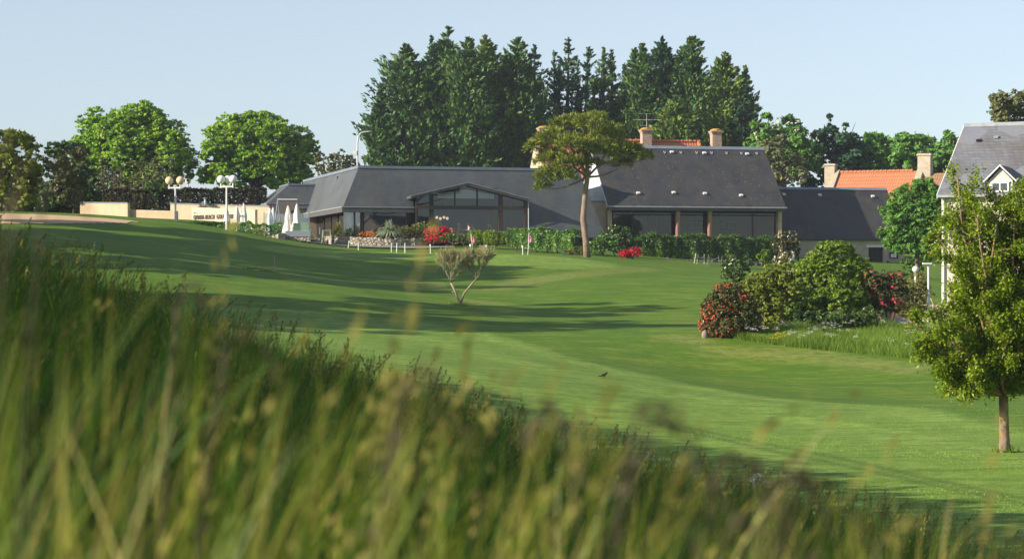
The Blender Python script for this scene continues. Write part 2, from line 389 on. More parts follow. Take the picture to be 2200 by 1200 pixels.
M['rubble'] = rubblemat('rubble_stone', (.66, .58, .48), (.42, .36, .29), (.16, .135, .11), 3.6)
M['rubble_dark'] = rubblemat('mossy_rubble', (.26, .23, .19), (.15, .13, .11), (.05, .045, .04), 4)
M['black'] = plain('black_paint', (.012, .012, .014), (.02, .02, .022), 4, .5)
M['metal'] = plain('galvanised_metal', (.55, .57, .60), (.48, .5, .53), 5, .4, .5)
M['path'] = plain('grey_gravel', (.20, .19, .18), (.27, .255, .24), 9, .95, .1, .2)

def tilemat(name, c1, c2, c3):
    k = NT(name).set(.85, .15)
    w = k.new('TexWave', wave_type='BANDS', bands_direction='X'); w.inputs['Scale'].default_value = 1.25; k.l.new(k.coord(), w.inputs['Vector'])
    w2 = k.new('TexWave', wave_type='BANDS', bands_direction='Z'); w2.inputs['Scale'].default_value = .95; w2.inputs['Distortion'].default_value = .8
    k.l.new(k.coord(), w2.inputs['Vector'])
    n = k.noise(k.coord(), 1.4, 6, .7)
    c = k.mix(k.ramp(n, [(.35, 0.), (.7, 1.)]), c1, c2); c = k.mix(k.math('MULTIPLY', w2.outputs['Fac'], .35), c, c3)
    k.base(c); k.bump(k.mix(.5, w.outputs['Fac'], w2.outputs['Fac']), .8, .06); return k.m
M['tile'] = tilemat('red_clay_tile', (.46, .165, .08), (.37, .125, .065), (.55, .25, .13))
M['tile_old'] = tilemat('brown_clay_tile', (.30, .16, .09), (.22, .13, .08), (.34, .2, .12))

def brickmat():
    k = NT('banded_brick').set(.9, .1); tc = k.new('TexCoord'); sx = k.new('SeparateXYZ'); k.l.new(tc.outputs['Object'], sx.inputs[0])
    cb = k.new('CombineXYZ'); k.l.new(k.math('ADD', sx.outputs[0], sx.outputs[1]), cb.inputs[0]); k.l.new(sx.outputs[2], cb.inputs[1])
    br = k.new('TexBrick')
    for i, v in (('Scale', 1.0), ('Mortar Size', .014), ('Brick Width', .24), ('Row Height', .11)): br.inputs[i].default_value = v
    br.inputs['Color1'].default_value = (.42, .25, .18, 1); br.inputs['Color2'].default_value = (.20, .10, .07, 1); br.inputs['Mortar'].default_value = (.55, .48, .4, 1)
    k.l.new(cb.outputs[0], br.inputs['Vector'])
    n = k.noise(k.coord(), 2.5, 3)
    k.base(k.mix(k.ramp(n, [(.45, 0.), (.6, .5)]), br.outputs['Color'], (.5, .39, .28))); return k.m
M['brick'] = brickmat()
M['lichen'] = plain('yellow_lichen', (.50, .29, .05), (.36, .20, .06), 6, .95, .1)

def gable_roof(name, x0, x1, yf, zf, yr, zr, yb, zb, mat, parent, th=.16):
    prof = [(x0, yf, zf), (x0, yr, zr), (x0, yb, zb), (x0, yb, zb - th), (x0, yr, zr - th*1.4), (x0, yf, zf - th)]
    return obj(name, MB().prism(prof, (x1 - x0, 0, 0)), mat, parent)
def chimney(name, parent, mat, x, y, z0, z1, w, dp, corbel=True, lichen=True, pots=1):
    m = MB(); h = z1 - z0
    m.box(x-w/2, x+w/2, y-dp/2, y+dp/2, z0, z1 - .42 if corbel else z1 - .2)
    if corbel:
        for k, e in enumerate((.05, .1, .15)): m.box(x-w/2-e, x+w/2+e, y-dp/2-e, y+dp/2+e, z1-.42+k*.1, z1-.33+k*.1 - .004)
    else:
        m.box(x-w/2-.1, x+w/2+.1, y-dp/2-.1, y+dp/2+.1, z1-.2, z1-.1); m.box(x-w/2-.04, x+w/2+.04, y-dp/2-.04, y+dp/2+.04, z1-.097, z1)
    c = obj(name, m, mat, parent)
    if lichen: obj('chimney_cap', MB().ball((x, y, z1 - .1), w*.62, 12, (1, dp/w, .34), .12, int(x*7) % 50), M['lichen'], c)
    return c
def window_part(parent, x0, x1, y, z0, z1, fw=.07, frame='white', glass='glass', mull=1, name='window'):
    m = MB()
    m.box(x0, x0+fw, y-.06, y+.04, z0, z1); m.box(x1-fw, x1, y-.06, y+.04, z0, z1)
    m.box(x0+fw, x1-fw, y-.06, y+.04, z1-fw, z1); m.box(x0+fw, x1-fw, y-.06, y+.04, z0, z0+fw)
    for i in range(mull):
        xm = x0 + (x1-x0)*(i+1)/(mull+1); m.box(xm-fw*.4, xm+fw*.4, y-.05, y+.03, z0+fw, z1-fw)
    w = obj(name, m, M[frame], parent)
    obj('pane', MB().box(x0+fw, x1-fw, y-.012, y-.004, z0+fw, z1-fw), M[glass], w); return w

# ------------------------------------------------------------------ clubhouse with the long slate mansard
C = Frame(P(737, 512, 184), R(15))
def build_club():
    t = thing('clubhouse', 'long low clubhouse with grey slate mansard roof and a glazed front gable', 'building', C.o, C.t)
    xe, zE = C.at(737, 444, 0); K = .42; zR = 5.6
    for _ in range(6): xr, zR = C.at(770, 361, K*(zR - zE))
    run = K*(zR - zE); slope = lambda z: K*(z - zE)
    x1 = C.x(889, 0, 440); x2 = C.x(1131, -.3, 470); xm, zA = C.at(1005, 393, -1.0)
    xr2 = C.x(1243, run, 372); xh, zh = C.at(1303, 504, slope(.2)); D = 28.0
    zL, zM = zE + .62, zE + .52          # where the porch roof meets the slope
    m = MB(); inn = (0, .1, -.06)
    m.prism([(xe, 0, zE), (x1, 0, zE), (x1, slope(zL), zL), (x1, run, zR), (xr, run, zR)], inn)
    m.prism([(x1, slope(zL), zL), (xm, slope(zA), zA), (x2, slope(zM), zM), (x2, run, zR), (x1, run, zR)], inn)
    m.prism([(x2, slope(.15), .15), (xh, slope(.15), .15), (xr2, run, zR), (x2, run, zR)], inn)
    m.prism([(xh, slope(.15), .15), (xh + 1.2, 10, .15), (xr2, 10, zR), (xr2, run, zR)], (-.1, 0, -.06))
    obj('roof', m, M['slate_club'], t)
    obj('roof', MB().prism([(xe, 0, zE), (xr, run, zR), (xr, D - run, zR), (xe, D, zE)], (.1, 0, -.06)), M['slate_club'], t)
    obj('flat_roof', MB().box(xr + .05, xr2 - .05, run + .05, 12, zR - .2, zR - .03).box(xr + .05, xr + 14, 12.01, D - run, zR - .2, zR - .03), M['fascia'], t)
    f = MB(); f.box(xr - .06, xr2 + .06, run - .08, run + .25, zR - .02, zR + .2); f.box(xr - .08, xr + .25, run + .26, D - run, zR - .02, zR + .2)
    obj('ridge_flashing', f, M['lead'], t)
    f = MB(); f.box(xe - .1, x1, -.12, .05, zE - .42, zE - .02); f.box(xe - .1, xe + .07, .06, D, zE - .42, zE - .02)
    obj('fascia', f, M['fascia'], t)
    f = MB(); f.box(xe - .13, x1 + .02, -.16, -.121, zE - .05, zE + .03); f.box(xe - .14, xe - .101, -.12, D, zE - .05, zE + .03)
    obj('gutter', f, M['zinc_edge'], t)
    obj('soffit', MB().box(xe + .08, x1, .06, 1.2, zE - .36, zE - .3).box(xe + .08, xe + 1.4, 1.21, D, zE - .36, zE - .3), M['frame_dark'], t)
    # front posts and glazing left of the porch
    zs = zE - .42
    for a, b, n in ((774, 782, 'post'), (873, 880, 'post'), (760, 763, 'post')):
        obj(n, MB().box(C.x(a, .3), C.x(b, .3), .2, .42, -.4, zs), M['frame_dark'], t)
    obj('lintel', MB().box(C.x(774, .3), C.x(880, .3), .18, .44, zs + .004, zs + .16), M['frame_dark'], t)
    obj('window_pane', MB().box(C.x(782, .3), C.x(873, .3), .3, .315, -.1, zs), M['glass'], t)
    obj('window_pane', MB().box(xe + .1, C.x(774, .3), .3, .315, -.1, zs), M['glass_screen'], t)
    # left side: entrance and glazing under the eave
    xs = xe + .75
    obj('side_glazing', MB().box(xs, xs + .015, .5, 12.2, -.1, zs), M['glass_screen'], t)
    for y in (3.0, 6.0, 9.0, 12.2): obj('post', MB().box(xs - .06, xs + .08, y, y + .12, -.3, zs), M['frame_dark'], t)
    d = obj('entrance_door', MB().box(xs + .3, xs + .36, 12.5, 15.9, -.3, zs - .25).box(xs + .3, xs + .36, 16.0, 19.4, -.3, zs - .25).box(xs + .24, xs + .4, 12.4, 19.5, zs - .24, zs), M['black'], t)
    obj('handle', MB().box(xs + .22, xs + .27, 15.7, 15.76, .7, 1.3), M['metal'], d)
    obj('side_wall', MB().box(xs + .1, xs + .3, 19.6, D, -1, zs), M['render'], t)
    # porch: gable roof standing out of the slope
    yf = -1.05; o1, zo1 = C.at(882, 421, yf); o2, zo2 = C.at(1136, 427, yf); th = .2
    p = MB()
    for xa, za, s in ((o1, zo1, 1), (o2, zo2, 1)):
        p.prism([(xa, yf, za), (xm, yf, zA), (xm, slope(zA) + .1, zA), (xa, slope(za) + .35, za)], (0, 0, -th))
    obj('porch_roof', p, M['slate_club'], t)
    b = MB()
    for xa, za in ((o1, zo1), (o2, zo2)):
        b.prism([(xa, yf - .05, za + .02), (xm, yf - .05, zA + .03), (xm, yf - .05, zA - .22), (xa, yf - .05, za - .2)], (0, .045, 0))
    obj('barge_board', b, M['fascia'], t)
    b = MB()
    for xa, za in ((o1, zo1), (o2, zo2)): b.prism([(xa, yf - .09, za + .05), (xm, yf - .09, zA + .06), (xm, yf - .09, zA), (xa, yf - .09, za - .01)], (0, .03, 0))
    obj('barge_edge', b, M['zinc_edge'], t)
    yg = -.55; top = lambda x: (zA - .2) - (zA - zo1)*abs(x - xm)/(xm - o1) if x < xm else (zA - .2) - (zA - zo2)*abs(x - xm)/(o2 - xm)
    g0, g1 = x1 + .05, x2 - .05; zb = C.z(1000, 446, yg)
    pa, pb = C.x(923, yg), C.x(931, yg); pc, pd_ = C.x(1071, yg), C.x(1080, yg)
    for a, c in ((pa, pb), (pc, pd_), (g0, g0 + .14), (g1 - .22, g1)): obj('post', MB().box(a, c, yg - .1, yg + .12, -.5, top((a+c)/2) - .02), M['frame_dark'] if a < xm else M['frame_brown'], t)
    obj('beam', MB().box(g0 - .06, g1 + .05, yg - .16, yg - .102, zb - .14, zb + .14), M['frame_brown'], t)
    for px in (977, 1025): x = C.x(px, yg); obj('mullion', MB().box(x - .05, x + .05, yg - .05, yg + .05, zb + .15, top(x)), M['frame_dark'], t)
    spans = [(g0 + .14, pa), (pb, pc), (pd_, g1 - .22)]
    for a, c in spans:
        obj('window_pane', MB().box(a, c, yg, yg + .012, -.3, zb - .14), M['glass'], t)
        pts = [(a, yg, zb + .14)] + [(c, yg, zb + .14)] + [(c, yg, top(c))] + ([(xm, yg, top(xm))] if a < xm < c else []) + [(a, yg, top(a))]
        obj('gable_pane', MB().prism(pts, (0, .012, 0)), M['glass'], t)
    a, c = C.x(941, yg), C.x(1062, yg); zc = C.z(1000, 426, yg)
    k = obj('roller_blind', MB().prism([(a, yg + .1, zc), (c, yg + .1, zc), (c, yg + .1, top(c) - .12), (xm, yg + .1, top(xm) - .3), (a, yg + .1, top(a) - .12)], (0, .02, 0)), plain('pale_blind', (.62, .66, .56), (.56, .6, .5), 1, .9), t)
    sh = MB()
    for i in range(26): sh.obox((C.x(1065, yg), yg + .35, .2 + i*.155), (.5, .02, .07), 0, .5)
    obj('louvre_stack', sh, M['frame_brown'], t)
    # inside
    obj('interior_floor', MB().box(xe + .8, x2 + .3, -.5, 12, -.34, -.31), M['inner_floor'], t)
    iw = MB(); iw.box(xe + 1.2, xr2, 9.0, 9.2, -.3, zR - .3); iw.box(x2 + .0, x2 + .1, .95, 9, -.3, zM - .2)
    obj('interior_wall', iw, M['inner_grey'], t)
    obj('interior_wall', MB().box(xe + .9, C.x(782, 3), 3.0, 3.1, -.3, zs), M['inner'], t)
    obj('downpipe', MB().tube([C_ for C_ in ((g1 + .1, yg - .2, -.3), (g1 + .1, yg - .2, zo2 - .2))], .035), M['metal'], t)
    return t
build_club()

# ------------------------------------------------------------------ low wing at the far left end of the clubhouse
G = Frame(P(575, 484, 200), R(15))
def build_wing():
    t = thing('low_wing', 'small ochre wing with slate mansard roof at the far end of the clubhouse', 'building', G.o, G.t)
    _, zE = G.at(575, 437, 0); K = 1.0; zR = zE + 1.6
    for _ in range(5): xr, zR = G.at(620, 397, zR - zE)
    run = zR - zE; D = 7.0; xw = 6.5
    obj('roof', MB().prism([(0, 0, zE), (xw, 0, zE), (xw, run, zR), (xr, run, zR)], (0, .1, -.1)).prism([(0, 0, zE), (xr, run, zR), (xr, D - .6, zR), (0, D, zE)], (.1, 0, -.1)), M['slate_club'], t)
    obj('flat_roof', MB().box(xr + .02, xw, run + .02, D, zR - .2, zR - .02), M['fascia'], t)
    obj('ridge_flashing', MB().box(xr - .06, xr + .12, run, D - .6, zR, zR + .1).box(xr - .06, xw, run - .14, run - .01, zR - .06, zR + .1), M['lead'], t)
    obj('fascia', MB().box(-.08, xw, -.1, .06, zE - .42, zE - .01).box(-.08, .08, .07, D, zE - .42, zE - .01), M['coping'], t)
    obj('gutter', MB().box(-.12, -.081, -.1, D, zE - .04, zE + .05).box(-.12, xw, -.14, -.101, zE - .04, zE + .05), M['zinc_edge'], t)
    obj('wall', MB().box(.15, xw, .2, .4, -1.2, zE - .42).box(.1, .3, .41, D, -1.2, zE - .42), M['render'], t)
    for y in (1.2, 3.2):
        w = obj('window', MB().box(.04, .1, y, y + .9, .2, 1.0), M['white'], t); obj('pane', MB().box(.03, .038, y + .08, y + .82, .28, .92), M['black'], w)
    obj('skylight', MB().prism([(-.4, 7.1, zE + .2), (1.2, 7.1, zE + 1.0), (-.4, 7.1, zE + 1.0)], (0, .1, 0)).box(-.5, -.42, 7.0, 7.2, zE - .3, zE + 1.2), M['white'], t)
build_wing()

# ------------------------------------------------------------------ hall with the big slate roof
A = Frame(P(1312, 536, 191.5), R(12))
def build_hall():
    t = thing('dining_hall', 'tall hall under a brown streaked slate roof with pink columns and long glazed front', 'building', A.o, A.t)
    ye = -.75; x0, z0 = A.at(1305, 437, ye); x1, z1 = A.at(1684, 445, ye); zE = (z0 + z1)/2; yr = 5.0
    _, zR = A.at(1645, 319, yr); x1 = (x1 + A.x(1645, yr, 319))/2
    gable_roof('roof', x0, x1, ye, zE, yr, zR, 2*yr - ye, zE, M['slate_hall'], t)
    obj('ridge_cap', MB().prism([(x0 - .02, yr - .22, zR - .14), (x0 - .02, yr, zR + .12), (x0 - .02, yr + .22, zR - .14)], (x1 - x0 + .04, 0, 0)), M['lead'], t)
    obj('fascia', MB().box(x0 + .02, x1 + .05, ye - .1, ye + .12, zE - .44, zE - .16), M['fascia'], t)
    obj('gutter', MB().box(x0, x1 + .08, ye - .2, ye - .101, zE - .2, zE - .08), M['zinc_edge'], t)
    def onroof(px, py):
        k = (zR - zE)/(yr - ye); y = 2.
        for _ in range(12): xx, zz = A.at(px, py, y); y = ye + (zz - zE)/k
        return xx, y, zz
    an = math.atan2(zR - zE, yr - ye)
    for px, py in ((1443, 328), (1513, 330), (1605, 332), (1371, 416), (1447, 415), (1514, 417), (1592, 421)):
        x, y, z = onroof(px, py); obj('roof_vent', MB().obox((x, y - .06, z + .06), (.28, .3, .12), 0, an*.6), M['white'], t)
    for px in (1395, 1427, 1462, 1496, 1528, 1560, 1592, 1625):
        x, y, z = onroof(px, 328 + (px-1395)*.012); m = MB(); m.obox((x, y, z + .05), (.05, .3, .05), .25, an); m.obox((x + .1, y, z + .05), (.05, .3, .05), -.25, an)
        obj('roof_hook', m, M['zinc_edge'], t)
    xa, xb = A.x(1305, 0), A.x(1678, 0)
    zs = zE - .44; slo = (zR - zE)/(yr - ye)
    # gables, side and back walls
    gy = lambda y: zE + slo*(min(y, 2*yr - y) - ye) - .26
    obj('gable_cladding', MB().prism([(x0 + .12, ye + .12, zE - .3), (x0 + .12, 2*yr - ye - .12, zE - .3), (x0 + .12, yr, gy(yr))], (.12, 0, 0)), M['slate_gable'], t)
    obj('verge_board', MB().prism([(x0 - .05, ye, zE - .02), (x0 - .05, yr, zR - .02), (x0 - .05, yr, zR - .22), (x0 - .05, ye, zE - .22)], (.045, 0, 0)), M['white'], t)
    obj('wall', MB().box(xa - .02, xa + .35, -.15, 2*yr, -2.2, zE - .31), M['render'], t)
    obj('wall', MB().box(xb - .3, xb, -.25, 2*yr, -2.6, zE - .31).prism([(xb - .3, 0, zE - .3), (xb - .3, 2*yr, zE - .3), (xb - .3, yr, gy(yr))], (.28, 0, 0)), M['render'], t)
    obj('wall', MB().box(xa + .36, xb - .31, 5.6, 5.8, -2.4, zE - .3), M['inner'], t)
    obj('floor_slab', MB().box(xa + .36, xb - .31, -.1, 5.6, -.5, -.3), M['inner_floor'], t)
    obj('ceiling', MB().box(xa + .36, xb - .31, .2, 5.6, zs + .02, zs + .1), M['inner'], t)
    for px in (1456.5, 1525): x = A.x(px, -.3); obj('column', MB().lathe([(.2, -2.4), (.2, zs - .1), (.23, zs - .08), (.23, zs)], (x, -.3, 0), 18), M['pinkcol'], t, True)
    yg = .35; mx = [A.x(p, yg) for p in (1316, 1361, 1453, 1522, 1617, 1666)]
    for x in mx[1:5]: obj('mullion', MB().box(x - .05, x + .05, yg - .06, yg + .1, -.3, zs), M['frame_brown'], t)
    zt = A.z(1500, 462, yg)
    obj('transom', MB().box(mx[0], mx[5], yg - .09, yg - .061, zt - .05, zt + .05).box(mx[0], mx[5], yg - .09, yg + .1, zs - .16, zs), M['frame_dark'], t)
    for a, b in zip(mx[:-1], mx[1:]): obj('window_pane', MB().box(a + .06, b - .06, yg, yg + .012, -.28, zs - .17), M['glass_hall'], t)
    obj('double_door', MB().box(A.x(1410, 5.5), A.x(1450, 5.5), 5.5, 5.58, -.3, A.z(1430, 474, 5.5)), M['black'], t)
    d = obj('inner_door', MB().box(A.x(1356, 5.5), A.x(1393, 5.5), 5.52, 5.58, -.3, A.z(1370, 466, 5.5)), plain('grey_green_door', (.25, .26, .21), None, 2), t)
    obj('door_frame', MB().box(A.x(1391, 5.5), A.x(1394, 5.5), 5.46, 5.515, -.3, A.z(1370, 464, 5.5)), M['frame_dark'], d)
    cw = MB()                                                     # link block between the slate slope and the hall
    l0, l1 = x0 - 1.6, x0 + .1
    cw.box(l0, xa - .03, .3, 6, -2.0, A.z(1290, 434, .3))
    obj('link_wall', cw, M['render'], t); obj('link_coping', MB().box(l0 - .02, xa - .03, .2, 6.05, A.z(1290, 434, .3) + .003, A.z(1290, 434, .3) + .1), M['coping'], t)
    return t
build_hall()
for px0, px1, py0, py1, lab in ((1477, 1496, 463, 474, 'narrow dark framed picture high on the dining hall wall'), (1477, 1495, 481, 495, 'dark framed picture below another one beside the pink columns'),
      (1498, 1512, 474, 493, 'upright framed print with pale mount between the two pink columns'), (1547, 1560, 474, 493, 'pale framed picture right of the second pink column'),
      (1562, 1580, 480, 494, 'framed landscape picture with blue tones in the right hand window')):
    y = 5.52; xa, za = A.at(px0, py0, y); xb, zb = A.at(px1, py1, y)
    t = thing('framed_picture', lab, 'picture', A.w((xa+xb)/2, y, zb), A.t, 'pictures on the dining hall wall'); w = xb - xa; h = za - zb
    obj('frame', MB().box(-w/2, w/2, 0, .07, 0, .05).box(-w/2, w/2, 0, .07, h-.05, h).box(-w/2, -w/2+.05, 0, .07, .05, h-.05).box(w/2-.05, w/2, 0, .07, .05, h-.05), M['black'], t)
    obj('print', MB().box(-w/2+.05, w/2-.05, .03, .05, .05, h-.05), plain('print', (.3, .33, .3), (.06, .09, .1), 3), t)

# ------------------------------------------------------------------ stone barn beside the hall
def build_barn():
    y0 = 2.2; x0 = A.x(1670, y0); zg = A.z(1900, 600, y0); zE = A.z(1790, 511, y0 - .3); x1 = A.x(1943, y0); yr = y0 + 4.4
    zR = A.z(1800, 405, yr); t = thing('stone_barn', 'low stone barn with dark slate roof half in the shade of the hall', 'building', A.w(x0, y0, zg), A.t)
    L = x1 - x0; e, r = zE - zg, zR - zg
    gable_roof('roof', .4, L + .1, -.35, e, 4.4, r, 9, e, M['slate_barn'], t)
    obj('ridge_cap', MB().prism([(.3, 4.2, r - .12), (.3, 4.4, r + .1), (.3, 4.6, r - .12)], (L - .2, 0, 0)), M['lead'], t)
    an = math.atan2(r - e, 4.75)
    def onr(px, py):
        y = 2.
        for _ in range(12): xx, zz = A.at(px, py, y + y0); y = -.35 + (zz - zE)/(r - e)*4.75
        return xx - x0, y, zz - zg
    for px, py in ((1684, 419), (1761, 420), (1875, 423)):
        x, y, z = onr(px, py); obj('roof_vent', MB().obox((x, y - .06, z + .06), (.26, .3, .12), 0, an*.6), M['white'], t)
    da, db = A.x(1866, y0) - x0, A.x(1898, y0) - x0; dz = A.z(1880, 531, y0) - zg
    w = MB(); w.box(.4, da, 0, .5, -1, e - .2); w.box(db, L, 0, .5, -1, e - .2); w.box(da, db, 0, .5, dz, e - .2); w.box(L - .5, L, .51, 8.6, -1, e - .2); w.box(.4, L - .51, 8.1, 8.6, -1, e - .2)
    w.prism([(L - .45, .2, e - .19), (L - .45, 8.5, e - .19), (L - .45, 4.4, r - .3)], (.4, 0, 0))
    obj('wall', w, M['stone'], t)
    dd = obj('door', MB().box(da, db, .3, .38, -.5, dz), M['frame_dark'], t); obj('door_slat', MB().box(da + .3, da + .34, .26, .3, -.5, dz).box(da + .7, da + .74, .26, .3, -.5, dz), M['black'], dd)
    obj('lintel', MB().box(da - .2, db + .2, -.03, .3, dz + .003, dz + .2), M['white'], t)
    obj('roof_gable', MB().box(.42, L - .52, .52, 8.08, e - .6, e - .5), M['frame_dark'], t)
    return t
build_barn()
y_ = 2.15; xa, za = A.at(1911, 543, y_); xb, zb = A.at(1929, 555, y_)
t = thing('notice_board', 'small black framed notice board with white paper on the stone barn wall', 'notice board', A.w(xa, y_ - .02, zb), A.t)
obj('frame', MB().box(0, xb-xa, -.06, .0, 0, za-zb).box(-.05, xb-xa+.05, -.1, 0, za-zb+.003, za-zb+.06), M['black'], t)
obj('paper', MB().box(.1, .33, -.075, -.062, .08, za-zb-.08).box(.37, .58, -.075, -.062, .08, za-zb-.08), M['white'], t)
xa, za = A.at(1907, 563, y_); o = obj('wall_disc', MB().lathe([(.13, -.02), (.13, .02)], (0, 0, 0), 16), M['black']); o.rotation_euler = (R(90), 0, A.t); o.location = A.w(xa, y_ - .02, za)
tag(o, 'small round black disc on the stone barn wall below the notice board', 'wall disc')
xa, za = A.at(1902, 567, 1.6); t = thing('wall_globe', 'white globe light against the barn wall beside the dark door', 'lamp', A.w(xa, 2.1, za), A.t)
obj('globe', MB().ball((0, -.3, 0), .19, 16), M['white'], t, True); obj('bracket', MB().tube([(0, .08, -.1), (0, -.3, -.2)], .03), M['metal'], t)

# ------------------------------------------------------------------ old brick house behind the hall
B2 = Frame(P(1175, 420, 213), R(12))
def build_old_house():
    t = thing('brick_house', 'old house with red tiled roof and brick chimneys rising behind the hall', 'building', B2.o, B2.t)
    yr = 4.6; x0 = B2.x(1152, yr, 305); _, zR = B2.at(1420, 304, yr); x1 = B2.x(1500, yr, 305); x2 = B2.x(1548, 0, 330); zE = zR - 4.6
    m = MB(); m.prism([(x0 + .4, -.3, zE - .3), (x0 + .4, yr, zR), (x0 + .4, 2*yr, zE), (x0 + .4, yr, zR - .3)], (x1 - x0 - .4, 0, 0))
    m.prism([(x1, -.3, zE - .3), (x2, -.3, zE - .3), (x1 + .01, yr, zR)], (0, .12, -.12)); m.prism([(x2, -.3, zE - .3), (x2, 2*yr, zE - .3), (x1, yr, zR)], (-.12, 0, -.12))
    obj('roof', m, M['tile'], t)
    r = MB()
    n = int((x1 - x0)/.42)
    for i in range(n): r.tube([(x0 + .4 + i*.42, yr, zR + .02), (x0 + .4 + i*.42 + .4, yr, zR + .06)], [.13, .16], 8)
    for i in range(9): k = i/9; k2 = (i + .9)/9; r.tube([(x1 + (x2-x1)*k, yr - (yr+.3)*k, zR - (zR-zE+.3)*k + .05), (x1 + (x2-x1)*k2, yr - (yr+.3)*k2, zR - (zR-zE+.3)*k2 + .08)], [.13, .16], 8)
    obj('ridge_tile', r, M['tile'], t)
    obj('wall', MB().box(x0 + .5, x2 - .5, 0, .4, -4, zE - .3).box(x2 - .6, x2 - .4, .41, 9, -4, zE - .3), M['stone'], t)
    obj('gable_wall', MB().prism([(x0, -.4, -4), (x0, -.4, zE - .1), (x0, yr, zR + .45), (x0, 2*yr, zE - .1), (x0, 2*yr, -4)], (.4, 0, 0)), M['render'], t)
    obj('gable_coping', MB().prism([(x0 - .06, -.5, zE - .1), (x0 - .06, yr, zR + .58), (x0 - .06, yr, zR + .46), (x0 - .06, -.5, zE - .22)], (.52, 0, 0)), M['tile_old'], t)
    for px, pt, y in ((1168, 272, yr), (1388, 276, yr - .6), (1538, 279, yr)):
        x, z = B2.at(px, pt, y); chimney('chimney', t, M['brick'], x, y, zR - 2.2, z, .92, .8)
    return t
build_old_house()
x_, z_ = B2.at(1388, 276, 4.2)
t = thing('television_aerial', 'thin metal television aerial fixed to the middle brick chimney', 'aerial', B2.w(x_, 4.0, z_ - .5), B2.t)
obj('mast', MB().tube([(0, 0, -.1), (0, 0, 1.9)], .02), M['metal'], t)
for zz, l, a in ((1.85, 1.5, .2), (1.3, 2.4, 2.9), (.75, .9, .1)):
    m = MB(); c, s = math.cos(a), math.sin(a); m.tube([(-l/2*c - .2*c, -l/2*s, zz), (l/2*c, l/2*s, zz)], .014, 5)
    for i in range(6): q = -l/2 + l*i/5; m.tube([(q*c - .25*s, q*s - .25*c, zz), (q*c + .25*s, q*s + .25*c, zz)], .008, 4)
    obj('aerial_arm', m, M['metal'], t)

# ------------------------------------------------------------------ red roofed cottage behind the barn
D_ = Frame(P(1945, 405, 213), R(-27))
def build_cottage():
    t = thing('red_roof_cottage', 'cottage with bright orange tiled roof between two stone chimneys', 'building', D_.o, D_.t)
    yr = 4.2; x1, zR = D_.at(1972, 367, yr); x0 = D_.x(1797, yr, 372); k = .95; zE = zR - k*(yr + .2)
    gable_roof('roof', x0 + .3, x1 - .02, -.2, zE, yr, zR, 2*yr, zE, M['tile'], t)
    n = int((x1 - x0 - .4)/.42); r = MB()
    for i in range(n): r.tube([(x0 + .35 + i*.42, yr, zR + .02), (x0 + .75 + i*.42, yr, zR + .06)], [.13, .15], 8)
    obj('ridge_tile', r, M['tile'], t)
    obj('wall', MB().box(x0 + .3, x1 - .3, .3, .7, -4.5, zE - .16), M['stone'], t)
    for xa in (x0, x1 - .01):
        obj('gable_wall', MB().prism([(xa, .1, -4.5), (xa, .1, zE + .55), (xa, yr, zR + .3), (xa, 2*yr, zE + .3), (xa, 2*yr, -4.5)], (.32 if xa == x0 else .6, 0, 0)), M['stone'], t)
    xl, zl = D_.at(1785, 352, yr); chimney('chimney', t, M['stone'], xl, yr, zR - 1.6, zl, 1.0, .8, False, False)
    xl, zl = D_.at(1988, 330, yr); chimney('chimney', t, M['stone'], xl, yr, zR - 1.5, zl, 1.22, .9, False, False)
    obj('lean_roof', MB().prism([(x1 + .6, 0, zE + .8), (x1 + .6, yr, zR - .25), (x1 + .6, 2*yr, zE)], (7, 0, 0)), M['tile_old'], t)
    obj('wall', MB().box(x1 + .61, x1 + 7, .4, .8, -4.5, zE + .9), M['stone'], t)
build_cottage()

